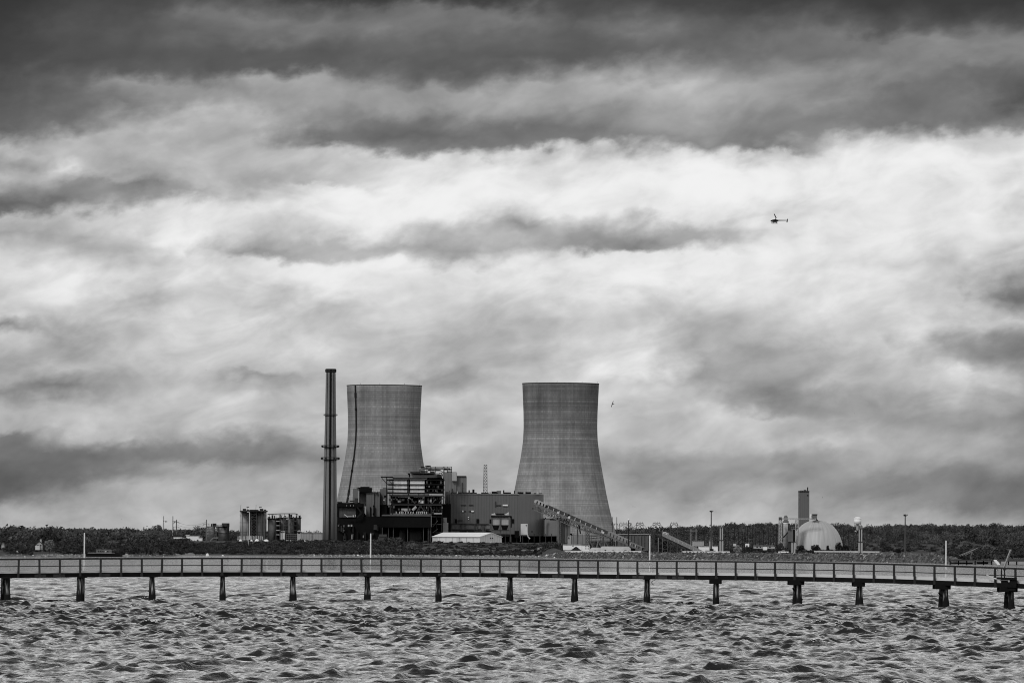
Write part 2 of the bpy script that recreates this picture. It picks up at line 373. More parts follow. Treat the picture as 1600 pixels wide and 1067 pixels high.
# ------------------------------------------------------------------ water
FOAM = []
def build_water():
    cols = np.arange(-380, 1981, 4.5)
    rows = [172.0]; step = []
    while rows[-1] < 6500: step.append(max(0.22, rows[-1]*0.0022 - .66)); rows.append(rows[-1] + step[-1])
    step.append(step[-1]); rows = np.array(rows); step = np.array(step)[:, None]
    P, Y = np.meshgrid(cols, rows)
    X = (P-800)*Y/FR
    r = np.random.default_rng(5)
    Z = np.zeros_like(X); DX = np.zeros_like(X); DY = np.zeros_like(X)
    fade = np.clip((5200-Y)/4000, 0.10, 1)
    comps = []
    for i in range(100):
        lam = 0.62 * (9.0 ** r.random()**1.35)
        th = math.radians(-90 + r.normal(0, 44) + 12)
        amp = 0.0168 * lam**0.50 * (0.6 + 0.8*r.random())
        comps.append((lam, th, amp, r.random()*6.283))
    for lam, th, amp, ph in comps:
        k = 2*math.pi/lam; cx, cy = math.cos(th), math.sin(th)
        ok = np.clip((lam/step - 2.6)/2.0, 0, 1)         # drop waves the mesh cannot hold
        g = 0.5 + 0.5*np.sin(X*0.31/lam**.5*cy*2.1 + Y*0.05*cx + ph*3)*np.sin(Y*0.07/lam**.3 + ph)
        a = amp*ok*g*(1 + 1.0*np.clip((Y-230)/420, 0, 1))
        q = k*(X*cx + Y*cy) + ph + 0.6*np.sin(X*0.35+ph)*np.sin(Y*0.13+2*ph)
        q = q - 0.55*np.cos(q)                            # short steep faces, long gentle backs
        Z += a*np.cos(q); s = np.sin(q)*a*0.9
        DX -= s*cx; DY -= s*cy
    v = np.stack([X+DX, Y+DY, Z*fade], -1).reshape(-1, 3)
    n, m = len(cols), len(rows)
    i, j = np.meshgrid(np.arange(n-1), np.arange(m-1)); a = (j*n+i).ravel()
    f = np.stack([a, a+1, a+n+1, a+n], 1)
    mt, nt, b = new_mat('water'); L = nt.links
    b.inputs["Base Color"].default_value = (.012, .012, .012, 1)
    b.inputs['Roughness'].default_value = .06; b.inputs['IOR'].default_value = 1.42
    tc = N(nt, 'ShaderNodeTexCoord')
    def nz(scale, sx, sy, det, rot):
        mp = N(nt, 'ShaderNodeMapping'); mp.inputs['Scale'].default_value = (sx, sy, 1); mp.inputs['Rotation'].default_value = (0, 0, rot)
        L.new(tc.outputs['Object'], mp.inputs[0])
        q = N(nt, 'ShaderNodeTexNoise'); q.inputs['Scale'].default_value = scale; q.inputs['Detail'].default_value = det; q.inputs['Roughness'].default_value = .6
        L.new(mp.outputs[0], q.inputs['Vector']); return q.outputs['Fac']
    h = math_(nt, 'ADD', math_(nt, 'MULTIPLY', nz(1.8, .9, 1.0, 5, .2), 0.15), math_(nt, 'MULTIPLY', nz(5, .8, 1.0, 3, -.15), 0.02))
    sy_ = N(nt, 'ShaderNodeSeparateXYZ'); L.new(tc.outputs['Object'], sy_.inputs[0])
    h = math_(nt, 'MULTIPLY', h, math_(nt, 'MULTIPLY_ADD', math_(nt, 'DIVIDE', math_(nt, 'SUBTRACT', sy_.outputs['Y'], 500.0), 1500.0, clamp=True), 3.0, 1.0))
    bp = N(nt, 'ShaderNodeBump'); bp.inputs['Strength'].default_value = 1.0; bp.inputs['Distance'].default_value = 1.0
    L.new(h, bp.inputs['Height']); L.new(bp.outputs[0], b.inputs['Normal'])
    o = np_mesh('water', v, f, mt, smooth=True); tag(o, kind='structure')
    # still sheet under the near edge and out to the sides
    g = G(); g.v = [(-20000, -200, -1.6), (20000, -200, -1.6), (20000, 30000, -1.6), (-20000, 30000, -1.6)]; g.f = [(0, 1, 2, 3)]
    tag(g.build('sea_bed', mat(.03)), kind='structure')
    # breaking crests
    fo = G(); w = np.argwhere(Z > 0)
    zz = (Z*fade)
    tall = np.argwhere((zz > np.quantile(zz[Y < 700], .998)) & (Y < 2600) & (Y > 225) & (r.random(Y.shape) < .3))
    r2 = random.Random(3); pts = [tall[r2.randrange(len(tall))] for _ in range(150)] if len(tall) else []
    vv = v.reshape(m, n, 3)
    for (jj, ii) in pts:
        sp_ = r2.uniform(1.5, 6)
        for q in range(r2.randint(6, 34)):
            j2 = min(max(jj + r2.randint(-1, 1), 0), m-2); i2 = min(max(ii + int(r2.gauss(0, sp_)), 0), n-3)
            c_ = vv[j2, i2]; FOAM.append((c_[0]+r2.gauss(0, .05), c_[1]+r2.gauss(0, .1), c_[2]+.01))
build_water()

# ------------------------------------------------------------------ vegetation
def clumps(centers, hs, rs, K, size, tints, shape=1.0, base=0.25):
    """random leaf clumps filling egg shaped crowns -> verts, tris, tint"""
    n = len(centers); c = np.repeat(np.asarray(centers), K, 0); h = np.repeat(hs, K); r = np.repeat(rs, K); t = np.repeat(tints, K)
    u = rng.normal(size=(n*K, 3)); u /= np.linalg.norm(u, axis=1)[:, None]
    rad = rng.random(n*K)**0.45
    lump = 1 + 0.22*np.sin(u[:, 0]*5 + t*40)*np.cos(u[:, 2]*4 + t*70)
    p = u*rad[:, None]*lump[:, None]
    x = c[:, 0] + p[:, 0]*r*(1 - 0.5*(shape-1)*np.clip(p[:, 2], -.6, 1)); y = c[:, 1] + p[:, 1]*r*(1 - 0.5*(shape-1)*np.clip(p[:, 2], -.6, 1))
    z = c[:, 2] + h*(base + (1-base)*0.5) + p[:, 2]*h*(1-base)*0.5
    ctr = np.stack([x, y, z], 1)
    s = np.repeat(np.asarray(size)*np.ones(n), K)*(0.6+0.8*rng.random(n*K))
    a = rng.normal(size=(n*K, 3)); a /= np.linalg.norm(a, axis=1)[:, None]
    b = np.cross(a, rng.normal(size=(n*K, 3))); b /= np.linalg.norm(b, axis=1)[:, None]
    v = np.stack([ctr + a*s[:, None]*.6, ctr - a*s[:, None]*.35 + b*s[:, None]*.5, ctr - a*s[:, None]*.35 - b*s[:, None]*.5], 1).reshape(-1, 3)
    tt = np.repeat(t*(0.78+0.44*rng.random(n*K)), 3)
    return v, np.arange(n*K*3).reshape(-1, 3), tt
def scatter(zones):
    out = []
    for px0, px1, Y0, Y1, num in zones:
        px = px0 + (px1-px0)*rng.random(num); t = rng.random(num); Y = Y0 + (Y1-Y0)*t
        out.append(np.stack([px, Y], 1))
    return np.concatenate(out)
def woods():
    s = scatter([(-420, 255, 1620, 2200, 1500), (-420, 300, 2200, 3950, 4300), (200, 960, 2950, 3950, 2600), (240, 330, 2260, 2700, 160),
                 (940, 2020, 2750, 3950, 5600), (1340, 2020, 2150, 2750, 1000), (1500, 2020, 1750, 2200, 350)])
    px, Y = s[:, 0], s[:, 1]
    z = terr(px, Y); x = (px-800)*Y*math.cos(PITCH)/F
    keep = z > 3.5
    px, Y, z, x = px[keep], Y[keep], z[keep], x[keep]; n = len(px)
    hs = rng.uniform(5.5, 12, n) + 3.0*np.sin(px*.11 + 2*np.sin(Y*.01))*rng.random(n); rs = rng.uniform(3.0, 6.8, n)
    tint = 0.55 + 0.75*rng.random(n)**2 + 0.25*np.sin(px*.05)*np.sin(Y*.013)
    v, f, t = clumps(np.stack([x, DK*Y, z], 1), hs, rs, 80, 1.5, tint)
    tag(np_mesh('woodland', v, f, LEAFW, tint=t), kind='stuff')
    # undergrowth on the banks
    s = scatter([(-420, 240, 1360, 1640, 1500), (205, 335, 1560, 2080, 1500), (250, 650, 1965, 2015, 700), (250, 420, 2015, 2110, 500), (420, 660, 2015, 2130, 330), (650, 875, 2000, 2140, 70), (600, 880, 1970, 1990, 120), (1480, 2020, 1080, 1700, 900), (1345, 1520, 1620, 1800, 100), (1040, 1350, 2300, 2700, 350), (1236, 1326, 1585, 1640, 150), (650, 880, 1990, 2140, 210), (420, 660, 2010, 2135, 400)])
    px, Y = s[:, 0], s[:, 1]; z = terr(px, Y); x = (px-800)*Y*math.cos(PITCH)/F
    keep = (z > 0.9) & ~((px > 52) & (px < 90) & (Y < 1440)) & ~((px < 9) & (Y < 1430)); px, Y, z, x = px[keep], Y[keep], z[keep], x[keep]; n = len(px)
    tint = 0.4 + 0.8*rng.random(n)**2
    v, f, t = clumps(np.stack([x, DK*Y, z], 1), rng.uniform(.6, 2.6, n)*np.where(px < 250, 2.0, 1)*np.where((px > 650) & (px < 890) & (Y > 1985), rng.uniform(.3, .8, n), 1), rng.uniform(1.2, 3.2, n), 36, 1.1, tint, base=0)
    tag(np_mesh('undergrowth', v, f, LEAF, tint=t), kind='stuff')
woods()
def tree(name, label, cat, px, pyb, pyt, wpx, Y, m=LEAF, K=650, shape=1.0, base=.2, group=None, tint=1.0):
    p = ground_at(px, Y); top = at(px, pyt, Y).z; h = max(2.0, top - p.z); s = F/Y; r = wpx/s/2
    t = thing(name, label, cat, p, group)
    g = G(); g.cone(p - Vector((0, 0, .5)), p + Vector((0, 0, h*.7)), .03*h + .1, .05, 8)
    for i in range(5):
        a = rnd.random()*6.28; z0 = h*rnd.uniform(.2, .5)
        g.cone(p + Vector((0, 0, z0)), p + Vector((math.cos(a)*r*.7, math.sin(a)*r*.7, z0+h*.3)), .012*h+.05, .03, 5)
    g.build('trunk', DGREY, t)
    v, f, tt = clumps([tuple(p)], np.array([h]), np.array([r]), K, max(.55, r*.2), np.array([tint]), shape, base)
    np_mesh('crown', v, f, m, tint=tt, loc=tuple(p), parent=t).location = (0, 0, 0)
    return t
def trees():
    W = 'trees standing out along the shore'
    T = [('broadleaf_tree', 'pale rounded tree beside the small house on the left shore', 79, 856, 843, 16, 1430, LEAFP, 1.0),
         ('conifer_tree', 'dark pointed conifer on the skyline at the far left edge', 8, 840, 823.5, 9, 2900, LEAFD, 1.8),
         ('conifer_tree', 'dark conifer poking above the far left woods beside the edge conifer', 26, 840, 825, 6, 2900, LEAFD, 1.8),
         ('conifer_tree', 'dark conifer on the left skyline above the small shore house', 42, 840, 825, 6, 2900, LEAFD, 1.8),
         ('conifer_tree', 'dark conifer on the skyline halfway between the first white pole and the utility poles', 185, 840, 825, 6, 2900, LEAFD, 1.8),
         ('conifer_tree', 'dark conifer on the skyline just left of the utility poles', 211, 840, 825, 7, 2900, LEAFD, 1.8),
         ('broadleaf_tree', 'bare grey tree rising behind the leftmost utility pole', 247, 844, 819, 17, 2350, LEAF, 1.0),
         ('broadleaf_tree', 'bare rounded tree above the low white building left of the tanks', 309, 840, 821, 13, 2500, LEAF, 1.0),
         ('broadleaf_tree', 'grey round topped tree on the bank below the black boiler casing', 646, 866, 848.5, 18, 2040, LEAFP, .65),
         ('shrub', 'broad dark shrub on the bank in front of the boiler base', 617, 856, 839.5, 30, 2110, LEAF, .75),
         ('shrub', 'small grey shrub low on the bank right of the second white pole', 624, 866, 857, 10, 2010, LEAFP, .55),
         ('shrub', 'dark bushy shrub on the bank just left of the second white pole', 568, 866, 852, 13, 2030, LEAF, .55),
         ('conifer_tree', 'black low evergreen on the bank below the grey silos', 467, 867, 853, 11, 2020, LEAFD, 1.2),
         ('conifer_tree', 'black low evergreen left of the one below the grey silos', 446, 867, 856, 10, 2020, LEAFD, 1.1),
         ('shrub', 'dark shrub on the bank between the chimney and the second white pole', 528, 868, 855, 14, 2010, LEAF, .6),
         ('shrub', 'dark shrub at the bank foot under the tall pale silos', 395, 868, 855, 18, 2020, LEAF, .6),
         ('shrub', 'wide dark thicket shrub beside the path under the twin tanks', 350, 866, 850, 22, 2040, LEAF, .55),
         ('shrub', 'scrubby round bush right of the drain pipe below the coal conveyor', 830, 862, 851, 20, 2080, LEAF, .95),
         ('shrub', 'large dark bush under the head of the coal conveyor', 862, 862, 847, 30, 2000, LEAF, .55),
         ('shrub', 'black compact bush at the foot of the conveyor beside the white cap wall', 838, 863, 852, 9, 1990, LEAFD, 1.0),
         ('shrub', 'pale domed bush standing alone right of the first concrete mooring post', 1154.5, 862, 852.3, 14, 1560, LEAFP, 1.3),
         ('shrub', 'dark straggly bush at the left foot of the coal dome gantry', 1219, 861, 847, 16, 1700, LEAF, .7),
         ('shrub', 'dark grey bush in front of the left skirt of the coal dome', 1229, 863, 855, 12, 1640, LEAF, .8),
         ('conifer_tree', 'dark evergreen bush hiding the left base of the coal dome', 1253, 864, 851, 13, 1600, LEAFD, 1.2),
         ('conifer_tree', 'rounded dark evergreen in front of the middle of the coal dome', 1276, 862, 850.5, 15, 1620, LEAFD, .8),
         ('conifer_tree', 'smallest dark evergreen in front of the coal dome', 1295, 858, 851, 5, 1640, LEAFD, 1.3),
         ('conifer_tree', 'spiky dark evergreen at the right base of the coal dome', 1312, 862, 846, 13, 1620, LEAFD, 1.6),
         ('conifer_tree', 'dark evergreen just right of the coal dome behind the white pipe', 1322, 862, 851, 12, 1630, LEAFD, 1.0),
         ('broadleaf_tree', 'pale grey round tree at the right behind the fishing crane', 1545, 875, 851, 30, 1450, LEAFP, .5),
         ('conifer_tree', 'dark small conifer at the foot of the right tall floodlight mast', 1421, 863, 855, 7, 1700, LEAFD, 1.4),
         ('shrub', 'low dark shrub left of the right tall floodlight mast', 1405, 863, 857, 8, 1500, LEAFD, 1.0),
         ('broadleaf_tree', 'dark tree above the woods between the gantry and the second mooring post', 1194, 840, 819, 6, 3300, LEAFD, 1.0),
         ('broadleaf_tree', 'pale tree clump on the skyline at the far right', 1553, 830, 816.5, 13, 3700, LEAF, 1.2),
         ('broadleaf_tree', 'dark tree on the skyline left of the pale clump at the far right', 1539, 830, 818, 6, 3700, LEAFD, 1.2)]
    for nm, lb, px, pb, pt, w, Y, m, tn in T:
        con = nm == 'conifer_tree' and tn >= 1.3
        tree(nm, lb, 'bush' if nm == 'shrub' else 'tree', px, pb, pt, w, Y, m, K=500 if w < 12 else 900, shape=1.8 if con else 1.0, base=.0 if nm != 'broadleaf_tree' else .15,
             group='dark evergreens around the coal dome' if 'coal dome' in lb and m is LEAFD else W, tint=tn if m is LEAFP else 1.0)
trees()
def rocks(name, spots, smin, smax, tmin=.5, tmax=1.6, m=None, flat=1.0):
    ico = np.array([(0, 0, 1), (.89, 0, .45), (.28, .85, .45), (-.72, .53, .45), (-.72, -.53, .45), (.28, -.85, .45), (.72, .53, -.45), (-.28, .85, -.45), (-.89, 0, -.45), (-.28, -.85, -.45), (.72, -.53, -.45), (0, 0, -1)])
    fc = np.array([(0, 1, 2), (0, 2, 3), (0, 3, 4), (0, 4, 5), (0, 5, 1), (1, 6, 2), (2, 7, 3), (3, 8, 4), (4, 9, 5), (5, 10, 1), (6, 7, 2), (7, 8, 3), (8, 9, 4), (9, 10, 5), (10, 6, 1), (11, 7, 6), (11, 8, 7), (11, 9, 8), (11, 10, 9), (11, 6, 10)])
    n = len(spots); sc = rng.uniform(smin, smax, (n, 1, 1))*rng.uniform(.6, 1.3, (n, 1, 3))
    sc[:, :, 2] *= flat
    v = ico[None]*sc*rng.uniform(.75, 1.2, (n, 12, 1)) + np.asarray(spots)[:, None, :]
    f = fc[None] + (np.arange(n)*12)[:, None, None]
    t = np.repeat(rng.uniform(tmin, tmax, n)*np.where(rng.random(n) > .93, 2.6, 1), 12)
    return tag(np_mesh(name, v.reshape(-1, 3), f.reshape(-1, 3), m or ROCK, tint=t), kind='stuff')
rocks('foam', FOAM, .025, .07, .9, 1.1, mat(.9, .6, .05), .35)
def shore():
    n = 5200
    px = rng.uniform(862, 1495, n); d = rng.uniform(-3, 15, n); Y = shoreY(px)+d
    z = terr(px, Y); x = (px-800)*Y*math.cos(PITCH)/F
    rocks('riprap', np.stack([x, DK*Y, z+.1], 1), .5, 1.15, .22, 1.0)
    n = 700
    px = rng.uniform(470, 870, n); Y = shoreY(px)+rng.uniform(-8, 14, n); z = terr(px, Y); x = (px-800)*Y*math.cos(PITCH)/F
    rocks('shore_rocks', np.stack([x, DK*Y, np.maximum(z, 0)+.1], 1), .4, 1.1, .6, 2.0)
    n = 900
    px = np.concatenate([rng.uniform(60, 140, n//2), rng.uniform(-300, 320, n//2)]); Y = shoreY(px)+rng.uniform(0, 26, n); z = terr(px, Y); x = (px-800)*Y*math.cos(PITCH)/F
    rocks('beach_cobbles', np.stack([x, DK*Y, z], 1), .3, .7, .6, 1.7)
    # road with pale kerb wall along the top of the riprap
    def strip(pxs, d0, d1, dz, h, name, m):
        g = G()
        for a, b in zip(pxs[:-1], pxs[1:]):
            q = []
            for p_, dd in ((a, d0), (b, d0), (b, d1), (a, d1)):
                Y = float(shoreY(p_))+dd; q.append(Vector(((p_-800)*Y*math.cos(PITCH)/F, DK*Y, float(terr(p_, Y))+dz)))
            g.quadbox(q + [c + Vector((0, 0, h)) for c in q])
        return g
    for a, b, nm, lb in ((884, 1004, 'cap_wall', 'long low pale concrete wall on top of the rock bank under the conveyor'),
                         (1068, 1142, 'cap_wall', 'short low pale concrete wall on the rock bank by the first mooring post')):
        g = strip(list(np.linspace(a, b, 16)), 17.5, 18.5, -.1, 1.15, nm, WHITE); p0 = ground_at(a, float(shoreY(a))+18)
        one(nm, lb, 'wall', g, WHITE, p0, 'low concrete walls on the rock bank')
    g = strip(list(np.linspace(876, 1480, 60)), 20, 30, .03, .05, 'road', MID); tag(g.build('road', mat(.11)), kind='structure')
    # pale tracks worn into the bank
    def track(pts, w, name):
        g = G()
        P = [ground_at(px, Y) for px, Y in pts]
        for a, b in zip(P[:-1], P[1:]):
            k = 5
            for i in range(k):
                c = a.lerp(b, i/k); d = a.lerp(b, (i+1)/k); dn = (d-c).normalized(); s_ = Vector((dn.y, -dn.x, 0))*w*(1.0 if abs(dn.y) > .9 else 2.4)/2
                q = [c-s_, d-s_, d+s_, c+s_]; q = [Vector((v_.x, v_.y, gz(v_.x, v_.y)+.12)) for v_ in q]
                n_ = len(g.v); g.v += [tuple(v_) for v_ in q]; g.f.append((n_, n_+1, n_+2, n_+3))
        tag(g.build(name, mat(.2, .9, .4)), kind='structure')
    track([(262, 1700), (290, 1800), (303, 1990), (313, 2030), (322, 2090)], 5, 'path')
    track([(495, 2045), (540, 2052), (592, 2050)], 9, 'path')
    track([(735, 2040), (775, 2055), (850, 2060)], 7, 'path')
    track([(680, 2035), (735, 2040)], 4, 'path')
shore()

# ------------------------------------------------------------------ cooling towers and chimney
def tower_mat(name, v, seed, rings):
    m, nt, b = new_mat(name); L = nt.links
    uv = N(nt, 'ShaderNodeUVMap'); uv.uv_map = 'UVMap'
    sp = N(nt, 'ShaderNodeSeparateXYZ'); L.new(uv.outputs[0], sp.inputs[0])
    fu = math_(nt, 'FLOOR', sp.outputs['X']); fv = math_(nt, 'FLOOR', sp.outputs['Y'])
    def wn(dim, *ins):
        w = N(nt, 'ShaderNodeTexWhiteNoise'); w.noise_dimensions = dim
        if dim == '1D': L.new(ins[0], w.inputs['W'])
        else:
            c = N(nt, 'ShaderNodeCombineXYZ'); L.new(ins[0], c.inputs[0]); L.new(ins[1], c.inputs[1]); c.inputs[2].default_value = seed; L.new(c.outputs[0], w.inputs['Vector'])
        return w.outputs['Value']
    cell = wn('3D', fu, fv); row = wn('1D', math_(nt, 'ADD', fv, seed*10.0)); colm = wn('1D', math_(nt, 'ADD', fu, 500.5))
    lu = math_(nt, 'LESS_THAN', math_(nt, 'FRACT', sp.outputs['X']), 0.26); lv = math_(nt, 'LESS_THAN', math_(nt, 'FRACT', sp.outputs['Y']), 0.28)
    big = N(nt, 'ShaderNodeTexNoise'); big.inputs['Scale'].default_value = .045; big.inputs['Detail'].default_value = 6
    tc = N(nt, 'ShaderNodeTexCoord'); mp = N(nt, 'ShaderNodeMapping'); mp.inputs['Scale'].default_value = (1, 1, .8); mp.inputs['Location'].default_value = (seed*7, 0, 0)
    L.new(tc.outputs['Object'], mp.inputs[0]); L.new(mp.outputs[0], big.inputs['Vector'])
    f = math_(nt, 'MULTIPLY_ADD', cell, .18, .91)
    f = math_(nt, 'MULTIPLY', f, math_(nt, 'MULTIPLY_ADD', row, .30, .85))
    f = math_(nt, 'MULTIPLY', f, math_(nt, 'MULTIPLY_ADD', colm, .16, .92))
    f = math_(nt, 'MULTIPLY', f, math_(nt, 'MULTIPLY_ADD', big.outputs['Fac'], 1.2, .40))
    m2 = N(nt, 'ShaderNodeMapping'); m2.inputs['Scale'].default_value = (.16, .022, 1); L.new(uv.outputs[0], m2.inputs[0])
    st = N(nt, 'ShaderNodeTexNoise'); st.inputs['Scale'].default_value = 1.0; st.inputs['Detail'].default_value = 6; L.new(m2.outputs[0], st.inputs['Vector'])
    f = math_(nt, 'MULTIPLY', f, math_(nt, 'MULTIPLY_ADD', st.outputs['Fac'], .8, .60))
    m3 = N(nt, 'ShaderNodeMapping'); m3.inputs['Scale'].default_value = (.02, .35, 1); L.new(uv.outputs[0], m3.inputs[0])
    s3 = N(nt, 'ShaderNodeTexNoise'); s3.inputs['Scale'].default_value = 1.0; s3.inputs['Detail'].default_value = 5; L.new(m3.outputs[0], s3.inputs['Vector'])
    f = math_(nt, 'MULTIPLY', f, math_(nt, 'MULTIPLY_ADD', s3.outputs['Fac'], .7, .65))
    f = math_(nt, 'MULTIPLY', f, math_(nt, 'MULTIPLY_ADD', math_(nt, 'MULTIPLY', lv, row), -.34, 1.05))
    f = math_(nt, 'MULTIPLY', f, math_(nt, 'MULTIPLY_ADD', math_(nt, 'MULTIPLY', lu, big.outputs['Fac']), -.28, 1.04))
    # paler pour rings, and a shell that darkens toward the rim
    for rv in rings:
        k = math_(nt, 'SUBTRACT', 1.0, math_(nt, 'ABSOLUTE', math_(nt, 'SUBTRACT', fv, float(rv))), clamp=True)
        f = math_(nt, 'MULTIPLY', f, math_(nt, 'MULTIPLY_ADD', math_(nt, 'MULTIPLY', k, math_(nt, 'MULTIPLY_ADD', cell, .6, .4)), .30, 1.0))
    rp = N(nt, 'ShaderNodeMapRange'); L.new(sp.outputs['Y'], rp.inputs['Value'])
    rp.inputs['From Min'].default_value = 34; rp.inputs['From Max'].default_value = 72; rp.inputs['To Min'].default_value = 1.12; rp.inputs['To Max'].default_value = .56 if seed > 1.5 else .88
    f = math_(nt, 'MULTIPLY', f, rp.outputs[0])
    val = math_(nt, 'MULTIPLY', f, v)
    cc = N(nt, 'ShaderNodeCombineXYZ')
    for i in range(3): L.new(val, cc.inputs[i])
    L.new(cc.outputs[0], b.inputs['Base Color']); b.inputs['Roughness'].default_value = .9; b.inputs['Specular IOR Level'].default_value = .15
    return m
def cooling_tower(pxc, pyt, Y, k, label, seed, rings, vv, ladder):
    s = F/Y; gzv = 11.7 if pxc < 840 else 4.0
    # (rows below rim, radius) measured on the shell
    pr = [(0, 59.9), (10, 59.5), (25, 58.8), (45, 57.9), (68, 57.5), (90, 58.4), (116, 62), (143, 67), (171, 72.2), (193, 77), (213, 82), (236, 88.5), (252, 93)]
    top = at(pxc, pyt, Y - 34/DK).z - .5; ctr = Vector((at(pxc, pyt+130, Y).x, DK*Y, gzv))
    t = thing('cooling_tower', label, 'cooling tower', ctr, 'concrete cooling towers')
    s2 = s
    zs = np.linspace(top - gzv, 10, 60)
    def R(z): return float(np.interp((top-gzv-z)*s2/k, [a for a, b in pr], [b for a, b in pr]))*k/s2
    n = 144
    v, f, uvs = [], [], []
    prof = [(R(z), z) for z in zs] 
    for r, z in prof:
        for i in range(n+1):
            a = 2*math.pi*i/n; v.append((r*math.cos(a), r*math.sin(a), z))
    m = len(prof)
    for j in range(m-1):
        for i in range(n):
            a = j*(n+1)+i; f.append((a, a+n+1, a+n+2, a+1)); 
            for q in (a, a+n+1, a+n+2, a+1):
                jj, ii = divmod(q, n+1); uvs += [ii*176.0/n, prof[jj][1]/1.9]
    me = bpy.data.meshes.new('shell'); me.from_pydata(v, [], f); me.polygons.foreach_set('use_smooth', [True]*len(f))
    ul = me.uv_layers.new(name='UVMap'); ul.data.foreach_set('uv', uvs)
    me.materials.append(tower_mat('tower_concrete_%d' % int(seed), vv, seed, rings))
    o = bpy.data.objects.new('shell', me); col.objects.link(o); o.parent = t
    sd = o.modifiers.new('thickness', 'SOLIDIFY'); sd.thickness = -0.6; sd.offset = 1
    g = G(); rt = prof[0][0]; h = top-gzv
    g.lathe(ctr, [(rt-.9, h-.2), (rt+.25, h-.2), (rt+.25, h+.45), (rt-.9, h+.45)], 96, cap=False)
    g.build('rim', DGREY, t)
    for i in range(36):
        a = 2*math.pi*i/36; a2 = a + math.pi/36; a3 = a - math.pi/36; r1 = prof[-1][0]; r2 = r1+3
        g = G(); tp = ctr + Vector((r1*math.cos(a), r1*math.sin(a), 10.2))
        for b_ in (a2, a3): g.bar(ctr + Vector((r2*math.cos(b_), r2*math.sin(b_), 0)), tp, .9)
        g.build('leg', MID, t)
    g = G(); g.lathe(ctr, [(prof[-1][0]+5, -.5), (prof[-1][0]+5, 1.6), (prof[-1][0]+4.4, 1.6), (prof[-1][0]+4.4, -.5)], 72, cap=False); g.build('basin', MID, t)
    for q in (-.62, -.1, .55, .95):
        g = G(); g.bar(ctr + Vector((rt*q, -rt*math.sqrt(1-q*q), h+.8)), ctr + Vector((rt*q, -rt*math.sqrt(1-q*q), h+1.8)), .3); g.build('beacon', DGREY, t)
    if ladder:
        g = G(); a = -math.pi/2 - math.asin(.748)
        r1 = random.Random(4); z = h; last = None
        while z > 14:
            r = R(z)+.9; w = r1.choice([1.3, 1.3, 1.3, 2.3]); 
            dth = w/r/2
            rb = R(z-2.4)+.9; c0 = [(ctr + Vector((rr_*math.cos(a+sg*dth), rr_*math.sin(a+sg*dth), zz))) for rr_, zz in ((rb, z-2.4), (r, z)) for sg in (-1, 1)]
            c1 = [(ctr + Vector(((rr_-1.2)*math.cos(a+sg*dth), (rr_-1.2)*math.sin(a+sg*dth), zz))) for rr_, zz in ((rb, z-2.4), (r, z)) for sg in (-1, 1)]
            g.quadbox([c0[0], c0[1], c1[1], c1[0], c0[2], c0[3], c1[3], c1[2]])
            z -= 2.38
        g.build('stair', DARK, t)
    return t
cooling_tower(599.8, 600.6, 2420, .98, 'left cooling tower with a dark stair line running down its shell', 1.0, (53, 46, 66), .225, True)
cooling_tower(875.4, 597.4, 2380, 1.0, 'right cooling tower, plain shell darker toward the rim, behind the conveyor', 2.0, (72, 67, 62, 54), .235, False)

